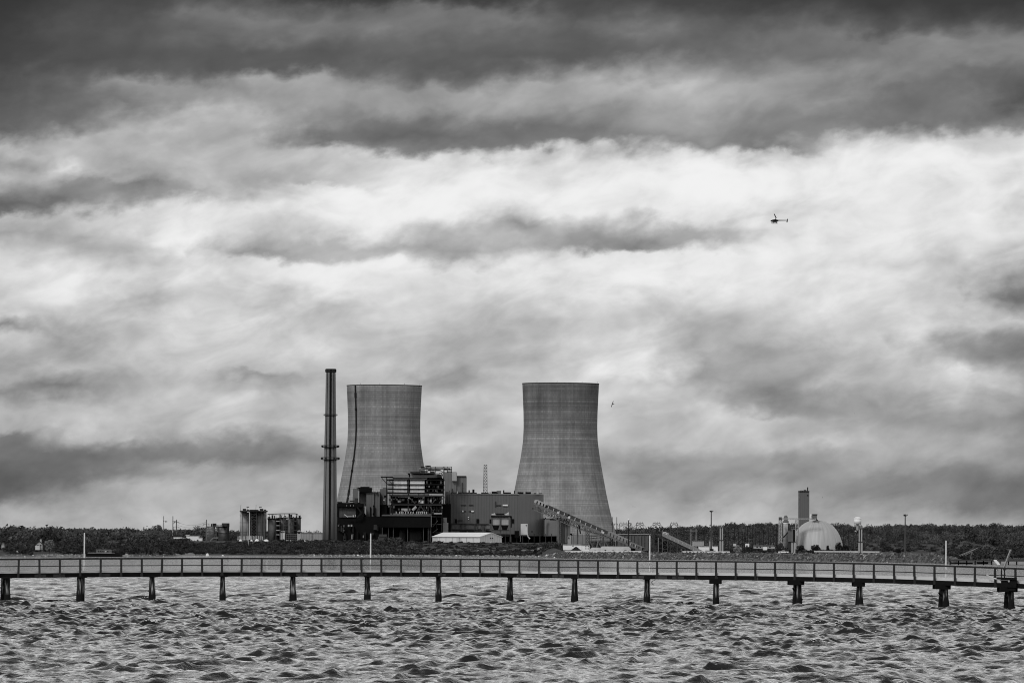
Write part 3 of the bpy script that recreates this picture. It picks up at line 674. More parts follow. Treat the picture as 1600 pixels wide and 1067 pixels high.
def chimney():
    Y = 2180; b = ground_at(516, Y); b.z = 11.6; cx = at(516, 720, Y).x; b.x = cx
    t = thing('chimney', 'tall slender concrete chimney with ringed platforms left of the cooling towers', 'chimney', b)
    s = F/Y; top = at(518, 577, Y).z - b.z
    prof = [(22.6/2/s*1.02, 0), (21.4/2/s, 30), (20/2/s, 60), (18.3/2/s, 88), (17.0/2/s, 106), (15.4/2/s, 140), (14.6/2/s, top)]
    cm = mat(.17, .9, .18, .1, .22)
    def R(z): return float(np.interp(z, [a for r, a in prof], [r for r, a in prof]))
    g = G(); g.lathe(b, prof, 40); g.build('shaft', cm, t, smooth=True)
    g = G(); 
    for k in range(40):
        z0, z1 = top*k/40, top*(k+1)/40; r0_, r1_ = R(z0), R(z1)
        w = .85
        g.quadbox([b+Vector((-w, -r0_-.5, z0)), b+Vector((w, -r0_-.5, z0)), b+Vector((w, -r0_+.8, z0)), b+Vector((-w, -r0_+.8, z0)),
                   b+Vector((-w, -r1_-.5, z1)), b+Vector((w, -r1_-.5, z1)), b+Vector((w, -r1_+.8, z1)), b+Vector((-w, -r1_+.8, z1))])
    g.build('ladder_cage', BLACK, t)
    for q in (.62, -.66):
        g = G(); g.bar(b+Vector((q*R(0), -R(0)*.8-.2, 0)), b+Vector((q*R(top), -R(top)*.8-.2, top)), .4); g.build('conduit', DARK, t)
    for py, ex, th in ((580, .55, 2.2), (649, 1.1, .9), (698, 2.0, 1.6), (717, 2.2, 1.8)):
        z = at(518, py, Y).z - b.z; r = R(z)
        g = G(); g.lathe(b, [(r-.1, z-th/2), (r+ex, z-th/2+.3), (r+ex, z-th/2+.6), (r-.1, z-th/2+.6)], 32, cap=False)
        for i in range(16):
            a = i*math.pi/8; g.bar(b+Vector(((r+ex)*math.cos(a), (r+ex)*math.sin(a), z-th/2+.4)), b+Vector(((r+ex)*math.cos(a), (r+ex)*math.sin(a), z+th/2+.5)), .3)
        g.lathe(b, [(r+ex-.1, z+th/2+.3), (r+ex+.1, z+th/2+.3), (r+ex+.1, z+th/2+.6), (r+ex-.1, z+th/2+.6)], 32, cap=False)
        if py > 690:
            for i in range(7): a = math.pi + i*math.pi/6.0; g.box(b.x+(r+ex)*math.cos(a)-.55, b.x+(r+ex)*math.cos(a)+.55, b.y+(r+ex)*math.sin(a)-.5, b.y+(r+ex)*math.sin(a)+.5, b.z+z-.2, b.z+z+1.3)
        g.build('platform', DARK, t)
    g = G(); g.lathe(b, [(R(top)-.2, top-2.6), (R(top)+.35, top-2.6), (R(top)+.35, top+.4), (R(top)-.6, top+.4)], 32, cap=False); g.build('crown_ring', DGREY, t)
chimney()

# ------------------------------------------------------------------ power station
def base(px, pyb, Y): return at(px, pyb, Y)
YB = 2230
def addp(t, name, m, rects, Y, dep, label=None):
    """each rectangle a part of its own"""
    out = []
    for r in rects:
        g = G(); g.p(*r, Y, dep); o = g.build(name, m, t); out.append(o)
        if label: o['label'] = label
    return out
PLANT = 'buildings of the power station'
def turbine_hall():
    Y = 2230; t = thing('turbine_hall', 'wide flat roofed grey cladded hall with twin hoppers on its front', 'building', base(760, 847, Y), PLANT)
    g = G(); g.p(703.5, 771.5, 811, 834, Y, 60); g.build('wall', CLAD, t)
    # lighter clad block on the right, turned a little away
    zt, zb = at(830, 771.5, Y).z, at(830, 837, Y).z
    x0, x1 = at(811, 800, Y).x, at(849.5, 800, Y).x
    g = G(); g.quadbox([(x0+.01, DK*(Y-.3), zb), (x1, DK*(Y+14), zb), (x1, DK*(Y+60), zb), (x0+.01, DK*(Y+60), zb), (x0+.01, DK*(Y-.3), zt), (x1, DK*(Y+14), zt), (x1, DK*(Y+60), zt), (x0+.01, DK*(Y+60), zt)])
    o = g.build('end_block', CLADL, t); o['label'] = 'paler cladded end block'
    g = G(); g.p(703.2, 770.9, 811, 771.7, Y-.4, 61); g.build('parapet', LIGHT, t)
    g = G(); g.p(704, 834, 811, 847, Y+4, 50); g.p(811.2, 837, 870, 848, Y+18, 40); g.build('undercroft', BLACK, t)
    for px in range(708, 870, 9):
        g = G(); g.p(px, 833.5, px+1.2, 847.5, Y+1, 1); g.build('column', DGREY, t)
    addp(t, 'opening', BLACK, [(710.8, 810.5, 714, 817), (744.4, 810.5, 748.6, 817), (765, 810.8, 768, 817), (799.4, 810.5, 803, 817), (832, 793, 833.4, 795.3), (830.5, 829, 832, 831.5), (804, 829, 811, 840)], Y-.35, .5)
    addp(t, 'louvre', DGREY, [(720.3, 788, 728, 789.6), (732.5, 788, 739.5, 789.6), (773.8, 783, 775, 792), (775.2, 788.5, 782.5, 790), (721, 797.8, 728, 799.2), (732.5, 797.8, 737, 799.2)], Y-.3, .4)
    addp(t, 'pale_louvre', WHITE, [(722, 797.4, 724.2, 799.6), (736.2, 797.6, 740.2, 799.5), (785.5, 788, 793.4, 790.2), (731, 807, 732.8, 808.6), (731.2, 810, 732.7, 811.2)], Y-.5, .3)  # white louvres standing proud of the wall
    g = G()
    for x in (720, 741, 745.5): g.p(x, 818.2, x+.8, 830, Y-.7, .5)
    g.p(704, 817.6, 764, 818.4, Y-.8, .6); g.p(704, 826.8, 764, 827.8, Y-.8, .6)
    g.p(753, 821, 756, 833, Y-2, 2); g.p(757.2, 824, 758.6, 832, Y-2, 1.5); g.p(715, 812, 723, 813, Y-1, .7); g.pbar(714, 814, 719, 811, Y-1, .5)
    g.build('pipework', STEEL, t)
    addp(t, 'panel', MID, [(706, 819, 719, 826.5), (728, 819, 743, 826.4), (746, 819, 751, 826), (760, 818.5, 766, 826)], Y-.25, .3)
    addp(t, 'base_opening', BLACK, [(718, 829, 729, 833.8), (731, 829.2, 742, 833.6), (758.5, 829, 768, 833.8)], Y-.4, .5)
    # roof plant
    r = random.Random(2)
    for (a, b, c, m) in ((704, 714, 769, BLACK), (713.8, 715.4, 767.2, LIGHT), (716, 732, 768.8, BLACK), (732, 734, 765.5, DARK), (734, 738, 769, BLACK), (738, 741.3, 764.3, BLACK), (741, 745, 769.2, DARK), (751.8, 763.5, 769, DARK), (764.5, 767, 768.4, LIGHT), (768, 776, 767.4, DARK), (776, 783, 766.4, MID), (768.5, 777.5, 768.8, BLACK), (786, 788, 765.5, BLACK), (788, 798.5, 768.8, BLACK), (803, 804.6, 766.5, DARK), (808.5, 818, 768.4, BLACK), (821, 829.8, 768.4, BLACK), (834, 838, 769.8, DGREY), (842, 847, 770, DGREY)):
        g = G(); g.p(a, c, b, 771.3, Y+5+r.random()*8, 4); g.build('roof_vent', m, t)
    # pipes running down the pale block
    g = G(); g.pbar(842.3, 792, 842.3, 832, Y+9.5, .5); g.pbar(844, 794, 844, 832, Y+10, .4); g.build('drain_pipe', DGREY, t)
    return t
turbine_hall()
def hoppers():
    Y = 2205; t = thing('coal_hopper', 'twin light grey hoppers under a roofed deck in front of the hall', 'hopper', base(782, 847, Y), PLANT)
    for a, b in ((769, 780.6), (782.6, 794.6)):
        g = G(); g.p(a, 807.5, b, 820, Y, 10); o = g.build('bin', LIGHT, t)
        x0, x1 = at(a, 820, Y).x, at(b, 820, Y).x; z1, z0 = at(780, 820, Y).z, at(780, 828, Y).z; d = (x1-x0)*.22
        g = G(); g.quadbox([(x0+d, DK*(Y+2), z0), (x1-d, DK*(Y+2), z0), (x1-d, DK*(Y+8), z0), (x0+d, DK*(Y+8), z0), (x0, DK*(Y), z1), (x1, DK*(Y), z1), (x1, DK*(Y+10), z1), (x0, DK*(Y+10), z1)]); g.build('cone', DGREY, t)
    g = G(); g.p(767, 805.6, 799.5, 807.3, Y-1, 13); g.build('deck', BLACK, t)
    g = G(); g.p(768, 802.4, 795, 804.6, Y, 11); g.p(771.5, 801.3, 773, 802.3, Y, 4); g.pbar(790, 804, 795, 800.3, Y-1, .8); g.p(792, 800.8, 795.2, 802.2, Y, 5); g.build('roof', PALE, t)
    g = G(); g.p(774, 801.8, 788, 803.4, Y-1.2, 1); g.build('roof_opening', BLACK, t)
    for px in (767.6, 781, 796.6):
        g = G(); g.p(px, 807, px+1.3, 846.5, Y-.6, 1); g.build('leg', STEEL, t)
    g = G(); g.p(769, 827.6, 796, 829, Y-1, 10); g.p(768, 836, 796, 837, Y-1, 10); g.p(797, 807, 800, 824, Y+2, 3); g.build('beam', DGREY, t)
hoppers()
def white_box():
    Y = 2222; t = thing('stair_box', 'white upright enclosure at the corner of the hall with a bent chute', 'enclosure', base(819, 836, Y), PLANT)
    g = G(); g.p(813.6, 818, 824.3, 835.3, Y, 5); g.build('wall', mat(.62, .6, .08), t)
    g = G(); g.p(821.7, 819.3, 822.7, 821.3, Y-.3, .3); g.build('window', BLACK, t)
    g = G(); g.pbar(823.9, 832, 825, 838, Y-1, .9); g.pbar(825, 838, 828.2, 841.5, Y-1, .9); g.build('chute', PALE, t)
    g = G()
    for a, b in ((824.1, 826), (828.2, 830)): pass
    g.p(812.5, 836, 812.5+1.2, 846, Y, 1); g.build('leg', LIGHT, t)
    one('stair_cabin', 'slim pale stair cabin standing just left of the wide hall', 'cabin', G().p(692.3, 808.4, 698, 816.2, 2215, 5).p(692.2, 816.2, 700.2, 832.5, 2214.6, 6).p(694, 810, 696.4, 815, 2214.4, .4), LIGHT, base(696, 832, 2215), PLANT)
white_box()
def right_annex():
    Y = 2240; t = thing('annex', 'pale cladded annex right of the hall beside the tall transfer block', 'building', base(860, 848, Y), PLANT)
    g = G(); g.p(849.8, 809.5, 871.5, 836.5, Y, 30); g.build('wall', mat(.2, .8, .12, .1, .15), t)
    g = G(); g.p(849.6, 808.9, 871.6, 809.7, Y-.3, 30.6); g.build('roof_edge', LIGHT, t)
    g = G(); g.pbar(850, 812, 850, 838, Y-2, .9); g.pbar(850, 812, 852.6, 808.4, Y-2, .9); g.build('vent_pipe', BLACK, t)
    t = thing('transfer_block', 'tall narrow dark clad block under the upper end of the conveyor', 'building', base(881, 848, Y), PLANT)
    g = G(); g.p(871.6, 810, 876, 848, Y-8, 20); g.p(876, 811, 891, 848, Y-6, 20); g.build('wall', MID, t)
    addp(t, 'rib', DGREY, [(881, 812, 881.8, 847), (885.4, 812, 886, 847)], Y-6.4, .5)
    g = G(); g.p(870, 808.6, 878, 810.4, Y-9, 22); g.p(878.5, 809.6, 891, 811.2, Y-9, 20); g.build('roof_edge', BLACK, t)
    t = thing('pump_house', 'small mottled pump house right of the tall dark block', 'building', base(892, 849, Y), PLANT)
    g = G(); g.p(887, 837.5, 892.3, 850, Y-20, 8); g.build('wall', LIGHT, t)
    g = G(); g.p(888, 838.8, 889.4, 841, Y-20.3, .4); g.build('door', BLACK, t)
    g = G(); g.p(890.5, 833, 894, 835.6, Y-17, 6); g.p(892.5, 835, 894.5, 849, Y-17, 3); g.build('duct', BLACK, t)
right_annex()

def boiler_house():
    Y = 2210
    t = thing('boiler_house', 'open steel framed boiler house with pale lagged panels between dark floor beams', 'boiler house', base(646, 847, Y), PLANT)
    LP = mat(.72, .6, .2, .5, .3)
    for a, b in ((615.6, 636.2), (640.6, 663.3)):
        for y0, y1 in ((749.8, 755.9), (757.6, 763.0), (764.2, 769.0)):
            g = G(); g.p(a, y0, b, y1, Y-.2, 20); g.build('lagged_panel', LP, t)
    for a, b in ((613.8, 639), (639.8, 690)):
        # rounded penthouse roof
        x0, x1 = at(a, 742, Y).x, at(b, 742, Y).x; z0, z1, z2 = at(650, 746, Y).z, at(650, 741.3, Y).z, at(650, 738.6, Y).z
        g = G(); d = 2.5
        g.quadbox([(x0, DK*(Y+1), z0), (x1, DK*(Y+1), z0), (x1, DK*(Y+24), z0), (x0, DK*(Y+24), z0), (x0+d*.4, DK*(Y+1), z1), (x1-d*.2, DK*(Y+1), z1), (x1-d*.2, DK*(Y+24), z1), (x0+d*.4, DK*(Y+24), z1)])
        g.quadbox([(x0+d*.4, DK*(Y+1), z1), (x1-d*.2, DK*(Y+1), z1), (x1-d*.2, DK*(Y+24), z1), (x0+d*.4, DK*(Y+24), z1), (x0+d*1.4, DK*(Y+4), z2), (x1-d, DK*(Y+4), z2), (x1-d, DK*(Y+21), z2), (x0+d*1.4, DK*(Y+21), z2)])
        g.build('penthouse', mat(.2, .7, .15, .3, .15), t)
    g = G(); g.p(613.5, 746, 667, 748.8, Y+2, 20); g.build('cornice_band', mat(.36, .6, .25, .5), t)
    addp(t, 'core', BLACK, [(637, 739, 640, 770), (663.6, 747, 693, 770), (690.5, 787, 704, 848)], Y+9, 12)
    # floor beams
    for y, a, b, th in ((749.2, 603.5, 694.5, 1.0), (756.6, 605, 694, 1.2), (763.5, 605, 694, 1.1), (769.6, 604, 693, 1.7), (773.6, 608, 692, 1.0), (787.2, 609, 696, 1.5), (803.8, 598, 674, 1.6), (801.6, 674, 691, 1.2), (738.8, 641, 680, .9)):
        g = G(); g.p(a, y-th/2, b, y+th/2, Y-1, 26); g.build('floor_beam', DARK if y > 739 else DGREY, t)
    g = G()
    for y in (788.3, 770.9, 774.3): g.p(612, y, 690, y+.7, Y-1.3, .4)
    g.build('kickplate', STEEL, t)
    for px, y0, y1, w, m in ((604, 745.5, 788, 1.0, BLACK), (613.6, 749, 805, 1.2, DARK), (609, 771, 805, .9, DARK), (638, 747, 805, 1.9, DGREY), (662.6, 770, 805, .9, STEEL), (673.6, 773, 846, 1.3, DGREY), (694.4, 749, 787, .9, LIGHT), (690.5, 787, 846, 1.0, DGREY), (669, 772, 803, 1.2, DGREY), (654, 770, 787, .7, DARK), (625, 773, 787, .7, DARK), (646, 788, 803, .7, DARK), (682, 787, 846, .8, DARK)):
        g = G(); g.p(px-w/2, y0, px+w/2, y1, Y-.6, 2); g.build('column', m, t)
    for L_ in (((640, 777, 649, 787), (662, 777, 653, 787), (650, 801, 657, 789), (657, 789, 664, 801), (668, 780, 675, 787), (675, 787, 681, 779), (671, 790, 678, 801), (679, 795, 672, 806), (606, 749, 613, 756), (686, 786, 694, 775), (684, 813, 676, 823), (676, 832, 684, 826)), ):
        for a in L_:
            g = G(); g.pbar(*a[:2], *a[2:], Y-.8, .55); g.build('brace', STEEL, t)
    # equipment, right stack of decks
    r = random.Random(9)
    for i in range(62):
        px = r.uniform(664, 691); y = r.choice([751.5, 758.5, 765, 776, 780, 791, 796]); w = r.uniform(.8, 2.8); h = r.uniform(1.5, 4.5)
        g = G(); g.p(px, y, px+w, y+h, Y+r.uniform(-1.2, .4), .5); g.build('equipment', r.choice([DGREY, STEEL, MID, MID, BLACK, LIGHT if i % 3 == 0 else STEEL]), t)
    for i in range(36):
        px = r.uniform(606, 662); y = r.choice([775.5, 779, 783, 790, 794, 798]); w = r.uniform(1, 4); h = r.uniform(1, 3.5)
        g = G(); g.p(px, y, px+w, y+h, Y+r.uniform(-1.2, .4), .5); g.build('equipment', r.choice([DGREY, MID, STEEL, MID, LIGHT if i % 3 == 0 else STEEL]), t)
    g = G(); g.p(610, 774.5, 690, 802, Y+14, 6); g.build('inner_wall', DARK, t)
    addp(t, 'pale_panel', mat(.62, .6, .12, .5), [(653.5, 781.4, 661.6, 785.9)], Y-.5, 1)  # one pale panel between the decks
    addp(t, 'light_strip', mat(.34, .6, .2, .5), [(622, 775.9, 637, 777), (646.5, 775.8, 662, 777), (627, 794, 641, 797), (631, 797, 640, 798.4)], Y-.2, 1)
    g = G(); g.cone(at(644.6, 797, Y-1), at(650.5, 791.5, Y-1), 1.2, 1.2, 8); g.build('slanted_duct', LIGHT, t)
    g = G(); g.cone(at(624, 781.6, Y), at(624, 784.6, Y), 1.9, 1.3, 10); g.build('drum', LIGHT, t)
    g = G(); g.cone(at(610, 786, Y-2), at(610, 788, Y-2), .9, .5, 8); g.build('lamp', PALE, t)
    for i, px in enumerate((618.9, 624.2, 626.8, 629.5, 633.6, 637.6, 641.8, 645.4, 651.2, 654.2, 657.4, 660.4, 663.4, 666.6)):
        g = G(); g.cone(at(px, 802.8, Y-1.5), at(px+.3, 799.0, Y-1.5), .32, .45, 6); g.build('relief_vent', PALE, t)
    # top crane deck
    g = G(); g.p(595, 744.2, 614, 745.5, Y, 8); g.pbar(596, 745.5, 603.5, 755, Y, .5); g.build('crane_beam', BLACK, t)
    g = G(); g.pbar(693, 747, 690, 738.5, Y-1, .5); g.pbar(686, 739, 690, 738.5, Y, .5); g.pbar(690, 738.5, 690.5, 747, Y, .5); g.p(683, 741, 688.5, 745.5, Y-1, 4); g.build('head_frame', DARK, t)
    # black casing and what stands under it
    g = G(); g.p(597, 805.8, 674, 823.6, Y-3, 30); o = g.build('casing', BLACK, t); o['label'] = 'plain black casing'
    g = G(); g.p(596.5, 804.3, 674, 805.9, Y-3.5, 31); g.build('casing_rim', MID, t)
    g = G(); g.p(673.2, 805, 674.4, 823, Y-3.8, 1); g.build('corner_trim', MID, t)
    for px in (597, 606.5, 614, 636.5, 661, 668.5, 671.6):
        g = G(); g.p(px, 823.6, px+1.0, 847, Y-2, 1.5); g.build('leg', STEEL, t)
    for a, b in ((624, 634), (639, 659)):
        g = G(); c = at((a+b)/2, 847, Y+8); rr_ = (b-a)/2*Y/F; g.lathe(c, [(rr_*.8, 0), (rr_, 2), (rr_, 8.5), (rr_*.8, 10.5)], 20); g.build('vessel', mat(.05, .7, .3), t)
    g = G(); g.p(592, 834.5, 604, 838, Y-6, 6); g.p(590.5, 838, 605, 846, Y-5.6, 6); g.build('shed', mat(.07), t)
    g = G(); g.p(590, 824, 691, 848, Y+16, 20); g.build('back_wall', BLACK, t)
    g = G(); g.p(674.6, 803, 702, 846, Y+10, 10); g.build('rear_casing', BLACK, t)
    for y in (806.5, 818.5, 831.5):
        g = G(); g.p(675, y, 690, y+.8, Y-.4, 3); g.build('walkway', STEEL, t)
    g = G(); g.p(678, 801, 690.5, 803, Y-2, 4); g.build('pale_walkway', LIGHT, t)
    for i in range(5):
        g = G(); g.p(678+i*2.6, 789.5, 679.4+i*2.6, 800, Y+2, 2); g.build('pipe', STEEL, t)
    # the high pale deck on the roof
    t2 = thing('roof_deck', 'white railed maintenance deck on top of the boiler house', 'deck', base(673, 738, Y+10), PLANT)
    g = G(); g.p(654.6, 730.2, 692.6, 732.9, Y+10, 10); g.p(668, 733.4, 688, 735.3, Y+11, 8); g.p(694, 731.2, 706, 734.2, Y+12, 6); g.build('platform', PALE, t2)
    g = G()
    for y in (729.2, 733): g.pbar(660, y, 706, y, Y+9.5, .45)
    for px in (656, 666, 673, 680.5, 692.6, 694, 699, 705.6): g.pbar(px, 729, px, 738.6, Y+9.4, .5)
    g.pbar(687, 734, 692, 738, Y+9, .5); g.build('railing', DARK, t2)
    for a, b, y in ((657, 663, 728.6), (664.5, 673, 727), (667, 671, 728.2), (694, 698, 731), (700, 703, 731)):
        g = G(); g.p(a, y, b, y+1.4, Y+9, 3); g.build('winch', DARK, t2)
    g = G(); g.p(641, 737, 656, 739, Y+8, 6); g.p(657, 735.5, 668, 737.5, Y+8, 6); g.p(672, 736.4, 679, 738.4, Y+8, 5); g.build('deck_plant', DARK, t2)
boiler_house()
def boiler_blocks():
    Y = 2245
    t = thing('boiler_block', 'plain tall grey block rising between the boiler house and the hall', 'building', base(710, 800, Y), PLANT)
    g = G(); g.p(691.5, 737.3, 713, 795, Y, 26); g.build('wall', mat(.15, .7, .1, .1, .15, 3.0), t)
    g = G(); g.p(713.05, 743.6, 728.3, 795, Y+.5, 25); g.build('side_block', mat(.13, .7, .1, .1, .15, 3.0), t)
    g = G(); g.p(706, 738, 713.6, 751.2, Y-1.5, 1.3); g.build('panel', LIGHT, t)
    g = G(); g.p(713, 743.2, 728.4, 744.4, Y, 26); g.p(698, 735.8, 706, 737.3, Y+2, 6); g.build('roof_edge', DGREY, t)
    addp(t, 'slab', mat(.16, .7, .1, .1, .2), [(695.8, 768, 700.6, 788.3), (701.2, 766, 702.6, 787.6)], Y-8, 5)
    addp(t, 'pale_slab', PALE, [(694.6, 774, 696, 783.4)], Y-12, 3)  # narrow slab in the pale surface
    g = G(); g.p(721.5, 754, 723, 770, Y+.2, .5); g.p(706, 763, 707, 770, Y-.6, .5); g.build('downpipe', DGREY, t)
    # left precipitator block
    Y = 2235
    t = thing('precipitator', 'row of grey slab fronted blocks with dark slots left of the boiler house', 'building', base(580, 847, Y), PLANT)
    SL = mat(.13, .7, .12, .1, .2, 2.2)
    for a, b, y0, y1, m, d in ((551.2, 559, 763, 786, MID, 2), (559.1, 561.2, 762, 808, LIGHT, 0), (572.2, 584.4, 768.4, 806.5, SL, 0), (584.5, 593.4, 768, 806.5, SL, .6), (593.5, 604.5, 763.5, 788.6, MID, 3), (598, 603.8, 761.6, 788, SL, 2.5)):
        g = G(); g.p(a, y0, b, y1, Y+d, 14); g.build('slab', m, t)
    g = G(); g.p(562.3, 768.7, 572, 790.4, Y+6, 10); o = g.build('pale_wall', PALE, t)
    g = G(); g.p(561.3, 761.7, 580.3, 768.6, Y-1, 14); g.build('head_beam', BLACK, t)
    g = G(); g.p(557, 761.4, 570, 762.2, Y-1, 6); g.p(563, 760, 577, 761.8, Y, 5); g.build('roof_plant', DARK, t)
    addp(t, 'slot', BLACK, [(568.4, 792, 569.6, 806), (577.8, 791.5, 579.1, 806), (583.2, 789.5, 585, 806), (569.3, 801.5, 571, 803.8), (582.2, 801.5, 584, 803.6), (583, 789, 584.6, 791.6), (600, 773.6, 603.5, 777)], Y-.8, .6)
    addp(t, 'bright_fitting', PALE, [(581.2, 765.6, 582.8, 767.6), (584.6, 765.6, 585.8, 767.2), (586.8, 766, 588.6, 768.6), (599, 780, 601, 782)], Y-1.2, 1.2)
    g = G(); g.p(567.5, 789.2, 568.6, 808, Y-1, 1); g.p(592.4, 768, 593.3, 790, Y-.8, .7); g.build('trim', MID, t)
    g = G(); g.p(604.6, 788.8, 609, 804, Y+4, 10); g.p(593.6, 788.9, 604.5, 804, Y+2, 10); g.build('recess', BLACK, t)
    # duct wing next to the chimney
    Y = 2222
    t = thing('duct_wing', 'dark ductwork wing with a corrugated front right beside the chimney', 'building', base(550, 847, Y), PLANT)
    g = G(); g.p(526.5, 786.4, 566.5, 792, Y, 20); g.build('duct', BLACK, t)
    g = G(); g.p(527, 783.2, 533.6, 785.2, Y+2, 6); g.p(546, 781.4, 553, 783.6, Y+2, 6); g.p(554, 778, 558.6, 786, Y+2, 8); g.p(527, 784.6, 560, 786.3, Y+3, 10); g.build('roof_plant', DGREY, t)
    g = G(); g.p(530.4, 792.1, 556, 808, Y+1.5, 12); g.build('corrugated_front', mat(.06, .7, .3, .4, .4, 1.6), t)
    for q in ((558, 792, 565, 801), (565, 801, 558, 808)):
        g = G(); g.pbar(*q, Y, 1.1); g.build('brace', DARK, t)
    g = G(); g.p(556.1, 792.1, 567.3, 808, Y+6, 8); g.build('recess', mat(.045), t)
    for i, px in enumerate((541.4, 547.2, 552.2)):
        g = G(); g.p(px, 788.6, px+.8, 790.6, Y-.3, .3); g.build('lamp', LIGHT, t)
    addp(t, 'bright_fitting', PALE, [(551, 804.6, 552.8, 807.4), (554.8, 803.6, 555.6, 807.2), (543.5, 806.2, 550, 807)], Y-.4, .5)
    g = G(); g.pbar(538, 803.4, 543.5, 807.4, Y-.6, .7); g.build('handrail', PALE, t)
    g = G(); g.p(526.5, 806.9, 597, 847.5, Y+2, 30); g.p(526.5, 790, 567.5, 807, Y+15, 14); g.p(567.5, 804, 606, 809, Y+16, 14); g.build('basement', BLACK, t)
    r = random.Random(5)
    for i in range(16):
        px = r.uniform(528, 592); y = r.uniform(812, 838); g = G(); g.p(px, y, px+r.uniform(.6, 5), y+r.uniform(3, 12), Y+.8, 1); g.build('fitting', r.choice([DARK, mat(.035), mat(.045), DARK]), t)
    addp(t, 'bright_fitting', LIGHT, [(543.6, 819.4, 546, 822.6), (548, 819.2, 550.4, 822.4), (537, 820, 537.8, 823), (528, 820, 528.8, 822), (549.2, 835, 550.6, 842), (567, 836, 568, 840), (592, 843, 597.5, 845.6), (536, 828.4, 538.4, 829)], Y-.1, .7)
boiler_blocks()
def warehouse():
    th = math.radians(40); Y = 2160
    c = at(750, 846.5, Y); c.z = at(750, 846.8, Y).z
    dl = Vector((-math.cos(th), math.sin(th), 0)); dg = Vector((math.sin(th), math.cos(th), 0))
    s = F/Y; Lg = 75/s/math.cos(th); W = 34/s/math.sin(th); he = 8.2/s; ha = 14.6/s
    t = thing('warehouse', 'long low white gable roofed shed in front of the hall', 'warehouse', c, PLANT)
    P = lambda a, b, z: c + dl*a + dg*b + Vector((0, 0, z))
    g = G(); g.quadbox([P(Lg, 0, -1), P(0, 0, -1), P(0, W, -1), P(Lg, W, -1), P(Lg, 0, he), P(0, 0, he), P(0, W, he), P(Lg, W, he)])
    g.v += [tuple(P(0, 0, he)), tuple(P(0, W, he)), tuple(P(0, W/2, ha)), tuple(P(Lg, 0, he)), tuple(P(Lg, W, he)), tuple(P(Lg, W/2, ha))]; n = len(g.v)-6
    g.f += [(n, n+1, n+2), (n+3, n+5, n+4)]
    g.build('wall', mat(.62, .7, .06, .3, .08, 3.2), t)
    g = G(); e = .5
    for b0, b1 in ((-e, W/2), (W+e, W/2)):
        z0 = he - e*.15
        g.quadbox([P(Lg+e, b0, z0), P(-e, b0, z0), P(-e, b1, ha), P(Lg+e, b1, ha), P(Lg+e, b0, z0+.35), P(-e, b0, z0+.35), P(-e, b1, ha+.35), P(Lg+e, b1, ha+.35)])
    g.build('roof', mat(.8, .5, .05, .3), t)
    g = G()
    g.quadbox([P(Lg, -.62, he-.45), P(0, -.62, he-.45), P(0, -.3, he-.45), P(Lg, -.3, he-.45), P(Lg, -.62, he-.1), P(0, -.62, he-.1), P(0, -.3, he-.1), P(Lg, -.3, he-.1)])
    g.build('gutter', MID, t)
    for q in (.47, .56):
        g = G(); p0 = P(-.25, W*q, he*.8); g.cone(p0, p0 - dl*.3, .55, .55, 10); g.build('vent', BLACK, t)
    g = G()
    for i in range(1, 7): g.bar(P(Lg*i/7, -.1, -.5), P(Lg*i/7, -.1, he-.5), .22)
    g.build('seam', MID, t)
    # white drain pipe stepping down the bank
    g = G(); pts = [(766, 847.2, 2150), (774.5, 855, 2110), (777, 854.8, 2106), (783.5, 859.2, 2070)]
    for a, b in zip(pts[:-1], pts[1:]): g.cone(at(*a), at(*b), .45, .45, 8)
    one('drain_pipe', 'thin white pipe stepping down the bank from the white shed', 'pipe', g, PALE, at(*pts[0]))
warehouse()
def lattice_mast():
    Y = 2290; b = at(758.3, 771, Y); t = thing('lattice_mast', 'slender steel lattice mast rising behind the hall roof', 'mast', b)
    top = at(758.3, 726, Y); g = G(); h = top.z - b.z; n = 9
    def w(z): return 1.75 - .5*z/h
    for i in range(n):
        z0, z1 = h*i/n, h*(i+1)/n; a, c = w(z0), w(z1)
        A = [b+Vector((sx*a, sy*a, z0)) for sx, sy in ((-1, -1), (1, -1), (1, 1), (-1, 1))]; C = [b+Vector((sx*c, sy*c, z1)) for sx, sy in ((-1, -1), (1, -1), (1, 1), (-1, 1))]
        for k in range(4):
            g.bar(A[k], C[k], .42); g.bar(C[k], C[(k+1) % 4], .3); g.bar(A[k], C[(k+1) % 4], .28); g.bar(A[(k+1) % 4], C[k], .28)
    g.build('frame', STEEL, t)
    g = G(); g.box(b.x-1.9, b.x+1.9, b.y-1.9, b.y+1.9, b.z-8, b.z+.2); g.build('base', DGREY, t)
lattice_mast()

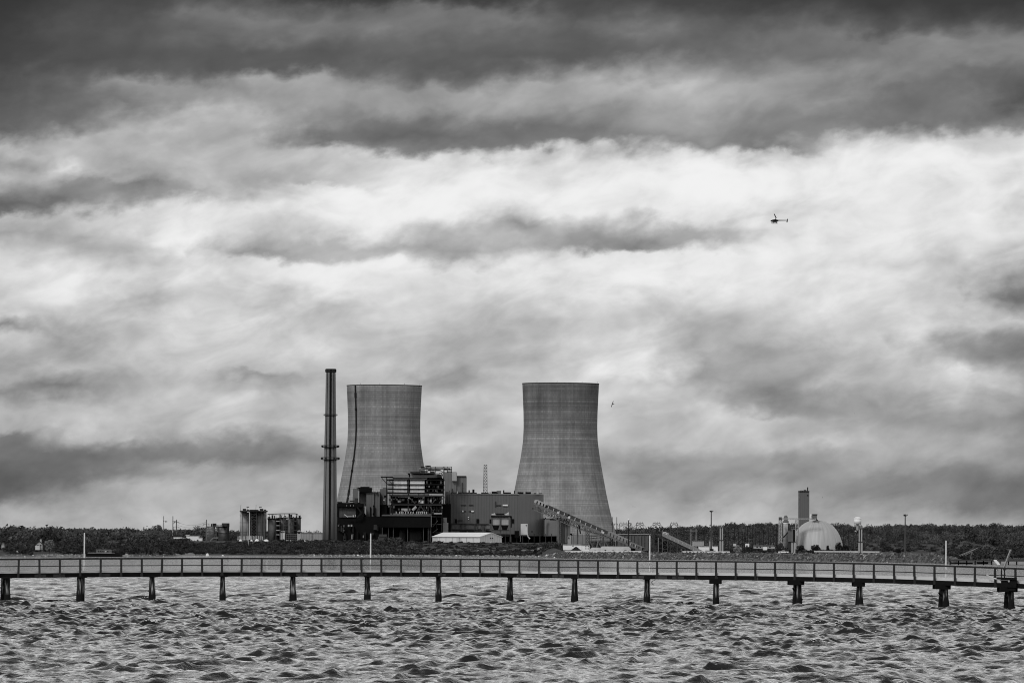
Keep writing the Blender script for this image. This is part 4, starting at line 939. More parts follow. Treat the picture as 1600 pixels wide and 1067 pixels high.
# ------------------------------------------------------------------ left yard
def left_yard():
    Y = 2240
    # utility poles
    for px, pb, pt, lb in ((255.3, 843, 806, 'leftmost grey utility pole with paired hooked arms'), (269.8, 846, 806, 'tall grey utility pole at the left end of the low white building'),
                           (275.6, 841, 811.5, 'shorter utility pole with three cross arms behind the tall one'), (322.4, 844, 811.5, 'thin utility pole beside the twin tanks')):
        b = at(px, pb, Y); t = thing('utility_pole', lb, 'utility pole', b, 'wooden utility poles'); tp = at(px, pt, Y)
        g = G(); g.cone(b, Vector((b.x, b.y, tp.z)), .65, .4, 8); g.build('pole', LIGHT if px < 272 else MID, t)
        hh = tp.z-b.z
        arms = (.80, .45) if px < 272 else ((.86, .62, .4) if px < 300 else (.8, .62))
        for q in arms:
            g = G(); z = b.z+hh*q; L_ = 2.9 if px < 272 else 2.2
            g.bar((b.x-(.2 if px < 272 else L_), b.y-.5, z), (b.x+L_, b.y-.5, z), .3)
            g.build('cross_arm', STEEL, t)
            for xx in ((L_, L_*.55) if px < 272 else (-L_, L_)):
                g = G(); g.cone((b.x+xx, b.y-.5, z-1.6), (b.x+xx, b.y-.5, z), .18, .3, 6); g.build('insulator', STEEL, t)
    for k, (ya, yb) in enumerate(((814.5, 815), (819, 818))):
        a, c = at(276, ya, Y), at(322, yb, Y); pts = [a.lerp(c, i/12) - Vector((0, 0, 3.2*4*(i/12)*(1-i/12))) for i in range(13)]
        g = G()
        for p_, q_ in zip(pts[:-1], pts[1:]): g.bar(p_, q_, .13)
        one('power_line', ('upper' if k == 0 else 'lower') + ' sagging wire strung from the shorter utility pole to the one by the tanks', 'wire', g, STEEL, a, 'sagging wires')
    # low white building
    t = thing('office_trailer', 'low white building of joined boxes at the foot of the utility poles', 'building', at(292, 845.6, 2200))
    for a, b, y0, y1 in ((271.2, 283.5, 839, 845.5), (283.6, 291, 840, 845.4), (291.1, 310.3, 837, 845.5), (310.4, 315.2, 839.8, 845.2)):
        g = G(); g.p(a, y0, b, y1, 2200, 8); g.build('wall', mat(.7, .6, .06), t)
        g = G(); g.p(a-.2, y0-.5, b+.2, y0, 2199.8, 8.4); g.build('roof', MID if b-a < 8 else PALE, t)
    for r_ in ((272.5, 842, 282, 844.6), (287, 842.5, 288.5, 845), (294, 843.6, 295.4, 845), (298.6, 843.2, 300.2, 845), (308, 842.6, 309.4, 845), (303, 843.8, 304, 844.6)):
        g = G(); g.p(*r_, 2199.6, .4); g.build('opening', DARK, t)
    g = G(); g.p(290, 835, 296, 837, 2206, 4); g.build('roof_plant', LIGHT, t)
    one('fence', 'low grey board fence behind the two left utility poles', 'fence', G().p(256, 838.2, 270.5, 843, 2230, .4), MID, at(263, 843, 2230))
    for px, w in ((262, 4), (268.5, 3.2), (278, 5)):
        b = at(px, 847.4, 2170); t = thing('parked_car', {262: 'small dark car parked left of the low white building', 268.5: 'dark car tucked by the tall utility pole', 278: 'dark car parked in front of the low white building'}[px], 'car', b, 'cars parked by the low white building')
        g = G(); g.box(b.x-w*.27, b.x+w*.27, b.y-.9, b.y+.9, b.z+.3, b.z+.95); g.build('body', DARK, t)
        g = G(); z = b.z+.95; g.quadbox([(b.x-w*.2, b.y-.85, z), (b.x+w*.2, b.y-.85, z), (b.x+w*.2, b.y+.85, z), (b.x-w*.2, b.y+.85, z), (b.x-w*.12, b.y-.7, z+.6), (b.x+w*.14, b.y-.7, z+.6), (b.x+w*.14, b.y+.7, z+.6), (b.x-w*.12, b.y+.7, z+.6)]); g.build('cabin', MID, t)
        for sx in (-.17, .17):
            g = G(); g.cone((b.x+w*sx, b.y-.95, b.z+.32), (b.x+w*sx, b.y-.7, b.z+.32), .33, .33, 10); g.build('wheel', BLACK, t)
    # twin tanks
    t = thing('tank', 'grey cylindrical tank with a dark frame head, right one of the pair', 'tank', at(347, 845, Y), 'tanks and silos')
    c = at(347.5, 844.5, Y+8); rr_ = 7.4*Y/F; h = at(347, 822.6, Y).z - c.z
    g = G(); g.lathe(c, [(rr_, 0), (rr_, h)], 28); g.build('shell', mat(.3, .8, .15, .3, .2), t, smooth=True)
    g = G(); g.lathe(c, [(rr_+.3, h*.5), (rr_+.3, h*.5+.6), (rr_, h*.5+.6)], 28, cap=False); g.lathe(c, [(rr_+.7, h-.5), (rr_+.7, h+.4), (rr_-.2, h+.4)], 28, cap=False); g.build('band', DGREY, t)
    g = G(); g.p(354.4, 817.6, 357, 844.5, Y, 6); g.build('stair_tower', DARK, t)
    g = G(); g.p(346.5, 817, 357, 822.2, Y+2, 8); g.build('head_house', DGREY, t)
    g = G(); g.plattice(336, 819.6, 348, 822.2, Y, 5, 1, .4); g.build('bridge', STEEL, t)
    t = thing('tank', 'mottled grey tank wrapped in framing, left one of the pair', 'tank', at(330, 845, Y), 'tanks and silos')
    c = at(329.5, 844.5, Y+8); rr_ = 6.6*Y/F
    g = G(); g.lathe(c, [(rr_, 0), (rr_, h)], 24); g.build('shell', mat(.2, .8, .4, .4), t, smooth=True)
    g = G(); g.plattice(322.2, 822.2, 338, 844, Y, 10, 5, .5); g.build('frame', STEEL, t)
    g = G(); g.p(332, 817.4, 337, 822, Y+2, 6); g.p(329.6, 818, 331, 822, Y+2, 3); g.build('head_house', DARK, t)
    one('ramp_cover', 'curved dark pipe hood lying at the foot of the twin tanks', 'hood', G().cone(at(329, 845, 2215), at(333, 840.5, 2215), .8, .8, 8).cone(at(333, 840.5, 2215), at(341, 840.5, 2215), .8, .8, 8), MID, at(335, 845, 2215))
    # pale silos
    SIL = mat(.31, .8, .15, .12, .22)
    for px, w, lb in ((382.2, 15.4, 'left pale concrete silo of the tall pair'), (409.2, 14.2, 'right pale concrete silo of the tall pair, with pipes down its face')):
        c = at(px, 844.8, Y+10); rr_ = w/2*Y/F; h = at(px, 799, Y).z-c.z
        t = thing('silo', lb, 'silo', c, 'tall pale concrete silos')
        g = G(); g.lathe(c, [(rr_, 0), (rr_, h)], 36); g.build('shell', SIL, t, smooth=True)
        for q in (.3, .62, .86):
            g = G(); g.lathe(c, [(rr_+.02, h*q), (rr_+.12, h*q), (rr_+.12, h*q+.4), (rr_+.02, h*q+.4)], 36, cap=False); g.build('band', MID, t)
        g = G(); g.p(px-w/2, 797.4, px+w/2, 799.2, Y+4, 12); g.build('top_deck', DGREY, t)
        for q in ((-.5, .7) if px < 400 else (-.15, .1, .55)):
            g = G(); a = c + Vector((rr_*q*1.0, -rr_-.2, 0)); g.cone(a, a+Vector((0, 0, h+.3)), .38, .38, 6); g.build('pipe', LIGHT if abs(q) > .5 or q < 0 else MID, t)
        g = G(); g.p(px-3, 794.6, px+1.5, 797.2, Y+4, 5); g.p(px+3, 795.6, px+6, 797.2, Y+4, 5); g.build('head_plant', DARK, t)
        m = px-6.4 if px < 400 else px-9.6
        g = G(); g.pbar(m, 797.4, m+.6, 788.5, Y+1, .3); g.build('mast', MID, t)
        q = px+5 if px < 400 else px-2.4
        g = G(); g.pbar(q-.8, 797, q-.8, 791.4, Y+1, .22); g.p(q-2, 791.2, q+2, 792.4, Y+1, .6); g.build('wind_sign', DGREY, t)
    t = thing('stair_tower', 'dark steel stair tower squeezed between the two pale silos', 'stair tower', at(396, 845, Y))
    g = G(); g.p(390, 798.5, 402, 845, Y+10, 10); g.build('back_wall', BLACK, t)
    g = G(); g.plattice(392, 798, 400.5, 842, Y+1, 6, 9, .45); g.build('frame', STEEL, t)
    g = G(); g.p(389.6, 796, 402, 799.6, Y, 12); g.build('deck', DARK, t)
    g = G(); g.p(389, 800, 390.4, 843, Y-2, .6); g.pbar(386, 799.8, 389.7, 799.4, Y-2, .5); g.build('pipe', PALE, t)
    # grey silos
    DS = mat(.19, .8, .15, .15, .2)
    for px, w, py, lb, m in ((424.6, 12.6, 810, 'plain dark grey silo next to the pale pair', DS), (441, 12, 809, 'dark grey silo second of the lower group', DS), (454, 9.5, 809, 'dark grey silo third of the lower group behind pipes', MID), (465.5, 9, 808.5, 'dark grey silo at the right end of the lower group', mat(.1, .8, .2, .2, .2))):
        c = at(px, 844.8, Y+10); rr_ = w/2*Y/F; h = at(px, py, Y).z-c.z
        t = thing('silo', lb, 'silo', c, 'lower dark silos')
        g = G(); g.lathe(c, [(rr_, 0), (rr_, h)], 30); g.build('shell', m, t, smooth=True)
        g = G(); g.lathe(c, [(rr_+.6, h-.4), (rr_+.6, h+.5), (rr_-.4, h+.5)], 30, cap=False); g.build('top_ring', DARK, t)
        r = random.Random(int(px))
        for i in range(4):
            a = px + r.uniform(-w/2, w/2-2); g = G(); g.p(a, py-r.uniform(2, 6.5), a+r.uniform(1, 3), py-.3, Y+4+i, 2); g.build('head_plant', r.choice([DARK, BLACK, MID]), t)
    for a, b, lb in ((430.8, 437, 'tall open landing stack between the first two dark silos'), (459, 462.6, 'open landing stack left of the last dark silo')):
        t = thing('landing_tower', lb, 'stair tower', at(a, 845, Y), 'open landing stacks among the dark silos')
        g = G(); g.p(a, 809, b, 845, Y+8, 4); g.build('back_wall', BLACK, t)
        for i, y in enumerate((813.4, 820.4, 827.5, 834.6)):
            g = G(); g.p(a-.3, y, b+.6, y+.8, Y, 8); g.build('landing', PALE if a < 440 else MID, t)
        g = G(); g.plattice(a, 809, b, 843, Y, 6, 5, .35, False); g.build('frame', DGREY, t)
    t = thing('pipe_rack', 'steel rack of pipes with an arched bright pipe over the dark silos', 'pipe rack', at(452, 845, Y-2))
    g = G(); g.plattice(443, 807, 458, 834, Y-2, 6, 6, .45); g.build('frame', STEEL, t)
    g = G(); g.p(432, 811, 469, 845, Y+14, 2); g.build('back_wall', DARK, t)
    pts = [(418, 803.2), (440, 802.2), (461, 802.2), (464.5, 803), (465.8, 805.5), (466, 809)]
    g = G()
    for a, b in zip(pts[:-1], pts[1:]): g.cone(at(*a, Y), at(*b, Y), .42, .42, 6)
    g.build('arched_pipe', STEEL, t)
    g = G(); g.cone(at(464.6, 804, Y-1), at(465.8, 808.6, Y-1), .7, .8, 8); g.build('bright_elbow', PALE, t)
    for i, px in enumerate((421, 426, 431, 437, 444, 450, 456)):
        g = G(); g.p(px, 802.4, px+.5, 809, Y, .4); g.build('stanchion', DARK, t)
    for px in (426.6, 434, 441): 
        g = G(); g.p(px, 803.5, px+1.2, 805.8, Y-1, 1); g.build('bright_fitting', PALE, t)
    g = G(); g.pbar(442, 807.6, 450, 808.4, Y-3, .5); g.pbar(450, 808.4, 451.6, 812, Y-3, .5); g.pbar(451.6, 812, 451.6, 832, Y-3, .5); g.build('down_pipe', LIGHT, t)
    # round topped ducts with a frame between, standing on a pale kerb
    t = thing('duct_house', 'pair of pale round topped ducts joined by a low frame on a white kerb', 'duct', at(455, 846, 2215))
    for a, b in ((438.3, 441.6), (442.0, 444.9), (464.4, 470.0)):
        g = G(); g.p(a, 830.6, b, 844, 2215, 5); c0 = at((a+b)/2, 830.8, 2215); r0_ = (b-a)/2*2215/F; g.cone(c0, c0+Vector((0, 12.5, 0)), r0_, r0_, 16); g.build('duct', LIGHT if a < 442 or a > 460 else PALE, t)
    g = G(); g.plattice(445, 834, 464.3, 843.8, 2216, 4, 3, .45, False); g.build('frame', MID, t)
    for i in range(6):
        g = G(); g.p(447+i*3, 834, 447.5+i*3, 844, 2215, .4); g.build('post', MID, t)
    g = G(); g.p(445, 834.6, 464.3, 844, 2220, 2); g.build('back_wall', DARK, t)
    g = G(); g.p(438, 843.8, 480, 845.4, 2213, 1); g.build('kerb', WHITE, t)
    t = thing('sheet_wall', 'long pale panelled wall between the ducts and the chimney', 'wall', at(488, 845, 2225))
    g = G(); g.p(470.6, 832.5, 504.6, 844.6, 2225, 12); g.build('wall', mat(.3, .8, .15, .2, .2, 2.6), t)
    g = G(); g.p(470.4, 831.9, 504.6, 832.6, 2224.7, 12.6); g.build('coping', LIGHT, t)
    g = G(); g.p(486, 830, 486.5, 844.6, 2224, .3); g.build('post', MID, t)
    # white vent posts in front of the silos
    r = random.Random(6)
    for i in range(19):
        px = 371.5 + i*2.15 + r.uniform(-.4, .4); b = at(px, 843.6, 2212)
        g = G(); g.cone(b, Vector((b.x+.1, b.y, at(px, 836.2 + r.uniform(0, 1.6), 2212).z)), .26, .3, 6)
        one('vent_post', 'thin white post standing in the row in front of the pale silos', 'post', g, PALE, b, 'thin white posts in front of the pale silos')
    g = G(); g.p(371, 841.6, 389, 842.2, 2213, .5); one('rail', 'low white rail running behind the left thin white posts', 'rail', g, PALE, at(380, 842, 2213))
    for px, w, h, lb in ((376, 6, 3, 'small white heap at the left foot of the pale silos'), (393, 5, 2.4, 'small white heap below the dark stair tower'), (401.5, 8, 3.8, 'pointed white heap below the right pale silo'), (416, 11, 3.2, 'widest white heap in front of the dark silo')):
        b = at(px, 845.4, 2205); s = 2205/F; g = G()
        g.lathe(b, [(w/2*s, -.3), (w*.42*s, h*.4*s), (w*.2*s, h*.85*s), (.15, h*s)], 12); one('covered_heap', lb, 'heap', g, WHITE, b, 'white covered heaps below the silos')
    for px in (388.5,):
        g = G(); g.pbar(px, 844, px, 856, 2080, .3); one('marker_post', 'single thin pale post on the bank below the silos', 'post', g, PALE, at(px, 856, 2080))
left_yard()
def left_shore():
    def house(px, pb, w, h, Y, lb, nm='house', cat='house'):
        b = at(px, pb, Y); s = Y/F; W, H = w*s, h*s
        t = thing(nm, lb, cat, b)
        x0, x1, y0, y1 = b.x-W/2, b.x+W/2, b.y, b.y+W*.9; z = b.z; e = z+H*.55
        g = G(); g.box(x0, x1, y0, y1, z-1.5, e); g.v += [(x0, y0, e), (x1, y0, e), (b.x, y0, z+H), (x0, y1, e), (x1, y1, e), (b.x, y1, z+H)]; n = len(g.v)-6; g.f += [(n, n+1, n+2), (n+4, n+3, n+5)]
        g.build('wall', LIGHT, t)
        g = G(); g.quadbox([(x0-.4, y0-.4, e-.2), (b.x, y0-.4, z+H), (b.x, y1+.4, z+H), (x0-.4, y1+.4, e-.2), (x0-.4, y0-.4, e+.15), (b.x, y0-.4, z+H+.35), (b.x, y1+.4, z+H+.35), (x0-.4, y1+.4, e+.15)])
        g.quadbox([(b.x, y0-.4, z+H), (x1+.4, y0-.4, e-.2), (x1+.4, y1+.4, e-.2), (b.x, y1+.4, z+H), (b.x, y0-.4, z+H+.35), (x1+.4, y0-.4, e+.15), (x1+.4, y1+.4, e+.15), (b.x, y1+.4, z+H+.35)]); g.build('roof', DGREY, t)
        for q in (-.25, .22):
            g = G(); g.box(b.x+W*q-.45, b.x+W*q+.45, y0-.06, y0+.1, z+H*.2, z+H*.42); g.build('window', BLACK, t)
        return t, b, W, H
    t, b, W, H = house(61.5, 854.5, 9, 8.5, 1420, 'small pale gabled house with a chimney among dark trees on the left shore')
    g = G(); g.box(b.x+.1, b.x+1.0, b.y+2, b.y+3, b.z+H*.6, b.z+H*1.45); g.build('chimney', LIGHT, t)
    g = G(); g.box(b.x-W*.65, b.x+W*.1, b.y-2.5, b.y-.2, b.z-1.5, b.z+.9); g.build('porch', PALE, t)
    house(4.5, 852, 4.5, 4.5, 1420, 'tiny pale shed among trees at the far left edge', 'shed', 'shed')
    # dock wall and cabin
    t = thing('barge', 'dark flat barge with a low grey cabin moored by the left shore', 'barge', at(163, 869.6, 1290))
    g = G(); g.p(134, 863.8, 187, 869.5, 1290, 9); g.build('hull', BLACK, t)
    g = G(); g.p(150.6, 858.8, 172.6, 863.8, 1291, 5); g.build('cabin', MID, t)
    g = G(); g.p(137, 863.1, 175, 863.9, 1289.8, 9.4); g.p(150, 858.3, 173.2, 859, 1290.8, 5.4); g.build('deck_edge', LIGHT, t)
    for px in (153, 156.5, 160, 167.5):
        g = G(); g.p(px, 860.2, px+1.4, 861.8, 1290.8, .3); g.build('window', DARK, t)
    g = G(); g.p(164.8, 860.6, 166, 862, 1290.6, .3); g.build('lamp', WHITE, t)
    def boat(px, pb, w, h, Y, lb):
        b = at(px, pb, Y); s = Y/F; L_, H = w*s, h*s; t = thing('boat', lb, 'boat', b, 'small boats along the left shore')
        g = G(); z = b.z-.1
        g.quadbox([(b.x-L_*.36, b.y-.6, z), (b.x+L_*.36, b.y-.6, z), (b.x+L_*.36, b.y+.6, z), (b.x-L_*.36, b.y+.6, z), (b.x-L_*.5, b.y-1, z+H*.45), (b.x+L_*.45, b.y-1, z+H*.45), (b.x+L_*.45, b.y+1, z+H*.45), (b.x-L_*.5, b.y+1, z+H*.45)]); g.build('hull', PALE, t)
        g = G(); g.box(b.x-L_*.1, b.x+L_*.25, b.y-.7, b.y+.7, z+H*.45, z+H*.85); g.build('cabin', LIGHT, t)
        g = G(); g.bar((b.x, b.y, z+H*.8), (b.x, b.y, z+H*1.5), .15); g.build('mast', MID, t)
    boat(197, 868.6, 10, 5, 1330, 'small pale boat lying off the left shore, right of the barge')
    boat(26.5, 863.4, 6, 4.2, 1380, 'tiny white topped boat at the far left shore')
    g = G(); g.lathe(at(324, 868.4, 1890), [(1.4, 0), (1.1, 1.2), (.4, 2.0)], 7); one('boulder', 'bright white boulder at the water line below the twin tanks', 'boulder', g, WHITE, at(324, 868.4, 1890))
    g = G(); g.lathe(at(348, 868.9, 1890), [(1.0, 0), (.8, .7), (.3, 1.1)], 7); one('boulder', 'smaller bright boulder on the water line right of the big white one', 'boulder', g, WHITE, at(348, 868.9, 1890))
left_shore()

# ------------------------------------------------------------------ conveyors
def conveyor():
    A0, A1 = at(838, 780.6, 2185), at(1009, 855.5, 2155)
    t = thing('coal_conveyor', 'long inclined coal conveyor gallery descending from the hall to the rock bank', 'conveyor', Vector((A1.x, A1.y, 4)))
    d = (A1-A0); dn = d.normalized(); side = Vector((-dn.y, dn.x, 0)).normalized(); up = side.cross(dn).normalized()
    if up.z < 0: up = -up
    def P(u, sd, z): return A0 + d*u + side*sd + up*z
    def seg(g, u0, u1, s0, s1, z0, z1):
        return g.quadbox([P(u0, s0, z0), P(u1, s0, z0), P(u1, s1, z0), P(u0, s1, z0), P(u0, s0, z1), P(u1, s0, z1), P(u1, s1, z1), P(u0, s1, z1)])
    W = 2.2
    g = G(); seg(g, 0, 1, -W, W, -3.9, -2.3); g.build('gallery', MID, t)
    def U(px): return (px-838)/171.0*1.0
    for a, b in ((857, 890), (892.5, 952)):      # dark belt hoods
        g = G(); u0_, u1_ = U(a), U(b); n = 16
        k = len(g.v)
        for u in (u0_, u1_):
            for i in range(9):
                q = math.pi*i/8; g.v.append(tuple(P(u, -math.cos(q)*W*.9, -2.3 + math.sin(q)*2.3)))
        for i in range(8): g.f.append((k+i, k+i+1, k+10+i, k+9+i))
        g.build('belt_hood', DGREY, t)
    g = G(); seg(g, U(838), U(856.5), -W, W, -2.29, -.1); o = g.build('head_casing', LIGHT, t)
    g = G(); seg(g, U(953), U(984), -W, W, -2.29, .2); o = g.build('lower_casing', mat(.2, .8, .3, .4), t)
    g = G(); seg(g, U(986), U(1006), -W*.9, W*.9, -2.29, -.7); o = g.build('tail_casing', mat(.14, .8, .3, .4), t)
    for px in list(np.arange(860, 952, 8.4)) + [989, 996.5]:
        u = U(px); g = G()
        seg(g, u, u+.0045, -W-.3, -W+.1, -2.6, -.3); g.build('rib', PALE, t)
    for px in list(range(957, 984, 5)) + [989, 993, 997, 1001]:
        u = U(px); g = G(); seg(g, u, u+.007, -W-.2, -W+.05, -2.6, .2 if px < 984 else -.6); g.build('rib', DGREY, t)
    for px in (842, 847, 852, 856, 985, 1007): 
        u = U(px); g = G(); seg(g, u, u+.008, -W-.35, -W-.05, -2.5, .0); g.build('dark_rib', BLACK, t)
    for px in (875, 892, 945): 
        u = U(px); g = G(); seg(g, u, u+.02, -W-.5, -W-.1, -2.9, -1.2); g.build('junction', PALE, t)
    # truss hanging under the upper half
    n = 26
    for sd in (-W, W):
        g = G(); last = None
        for i in range(n+1):
            u = .02 + .66*i/n; dep = 4.3*(1 - max(0, (u-.42))/.26*.75) + 3.9
            a, b = P(u, sd, -3.9), P(u, sd, -dep)
            g.bar(a, b, .38)
            if last: g.bar(last[1], b, .5); g.bar(last[0] if i % 2 else last[1], b if i % 2 else a, .34); 
            last = (a, b)
        g.build('truss', MID if sd < 0 else STEEL, t)
    g = G()
    for i in range(n):
        u = .03 + .62*i/n; g.bar(P(u, -W, -4.6), P(u+.02, W, -5.6), .5)
    g.build('truss_bracing', LIGHT, t)
    def zof(px):
        return P(U(px), 0, -3.9).z
    def bent(px, w, pb, nm='support_tower', mm=STEEL, n_=6):
        c = P(U(px), 0, -4); zb = gz(c.x, c.y)-.5; x0, x1 = c.x - w/2*c.y/FR, c.x + w/2*c.y/FR
        g = G(); g.lattice(x0, x1, c.y-2, c.y+2, zb, c.z-(3.2 if px < 930 else .3), n_, .55); g.build(nm, mm, t)
    bent(879, 5, 848, n_=5, mm=DGREY); bent(920.5, 5, 858); bent(945, 1.6, 858, n_=2); bent(958, 3, 858, n_=3, mm=DARK); bent(985, 3.5, 860, n_=2, mm=BLACK); bent(905, 1.2, 858, n_=2)
    g = G(); a = P(U(909.6), -W, -4); g.bar(a, a + Vector((1.3, 0, -8)), 1.1); g.build('chute', BLACK, t)
    g = G(); c = P(U(870), 0, -9); g.box(c.x-3.4, c.x+2.2, c.y-3, c.y+3, c.z-1.2, c.z-.2); g.build('landing', BLACK, t)
    g = G(); c = P(U(991), 0, -6); g.box(c.x-4, c.x+2.5, c.y-2, c.y+4, 3.6, c.z+1); g.build('tail_house', BLACK, t)
    # second conveyor
    A0, A1 = at(1037.5, 832.5, 1750), at(1100, 862, 1742)
    t = thing('stub_conveyor', 'shorter pale inclined conveyor to the right of the steel transfer tower', 'conveyor', Vector((A1.x, A1.y, 4)))
    d = (A1-A0); dn = d.normalized(); side = Vector((-dn.y, dn.x, 0)).normalized(); up = side.cross(dn).normalized(); up = -up if up.z < 0 else up
    def P(u, sd, z): return A0 + d*u + side*sd + up*z
    g = G(); seg2 = lambda g, u0, u1, s0, s1, z0, z1: g.quadbox([P(u0, s0, z0), P(u1, s0, z0), P(u1, s1, z0), P(u0, s1, z0), P(u0, s0, z1), P(u1, s0, z1), P(u1, s1, z1), P(u0, s1, z1)])
    seg2(g, 0, .97, -1.6, 1.6, -2.0, .0); g.build('gallery', mat(.19, .8, .25, .5), t)
    g = G()
    for i in range(14): g.bar(P(i/14, -1.6, -2.1), P((i+.5)/14, -1.6, -3.4), .22); g.bar(P((i+.5)/14, -1.6, -3.4), P((i+1)/14, -1.6, -2.1), .22)
    g.bar(P(0, -1.6, -3.4), P(1, -1.6, -3.4), .3); g.build('truss', DGREY, t)
    g = G(); seg2(g, -.02, .98, -1.8, -1.55, -2.5, -2.0); g.build('under_beam', DARK, t)
    for u in (.01, .07):
        g = G(); seg2(g, u, u+.03, -1.7, 1, .0, .9); g.build('head_fitting', PALE, t)
    for i in range(9):
        g = G(); seg2(g, .12+i*.095, .125+i*.095, -1.72, -1.6, -1.9, .12); g.build('rib', PALE, t)
    for px in (1049, 1058, 1066, 1072, 1080):
        u = (px-1037.5)/62.5; c = P(u, 0, -2); g = G(); g.box(c.x-.3, c.x+.3, c.y-1, c.y+1, 3.6, c.z); g.build('post', MID if px > 1060 else DGREY, t)
    # transfer tower
    Y = 1760; t = thing('transfer_tower', 'dark open steel transfer tower between the two conveyors', 'tower', at(1029, 864, Y))
    g = G(); g.plattice(1020.5, 832, 1035, 864, Y, 7, 4, .55); g.build('frame', DGREY, t)
    g = G(); g.p(1024, 836, 1027, 850, Y+3, 3); g.build('core', BLACK, t)
    g = G(); g.p(1029, 842, 1033.6, 863, Y+4, 2); g.build('core', DARK, t)
    g = G(); g.plattice(1014, 842, 1021, 864, Y+2, 5, 4, .4); g.plattice(1035.2, 838, 1043, 864, Y-1, 4, 4, .35); g.build('side_frame', STEEL, t)
    g = G(); g.plattice(1026, 827.5, 1035.6, 833, Y+1, 5, 1, .5); g.p(1027, 828.5, 1029, 830, Y, 1); g.build('head_frame', DARK, t)
    g = G(); g.p(1029.4, 828, 1030.8, 829.4, Y-.5, .5); g.p(1034.6, 828, 1035.1, 864, Y-.4, .4); g.p(1028.2, 840, 1028.9, 862, Y-.4, .4); g.build('bright_post', LIGHT, t)
    g = G(); g.p(1035, 845, 1044, 864, Y+4, 6); g.build('shed', BLACK, t)
conveyor()

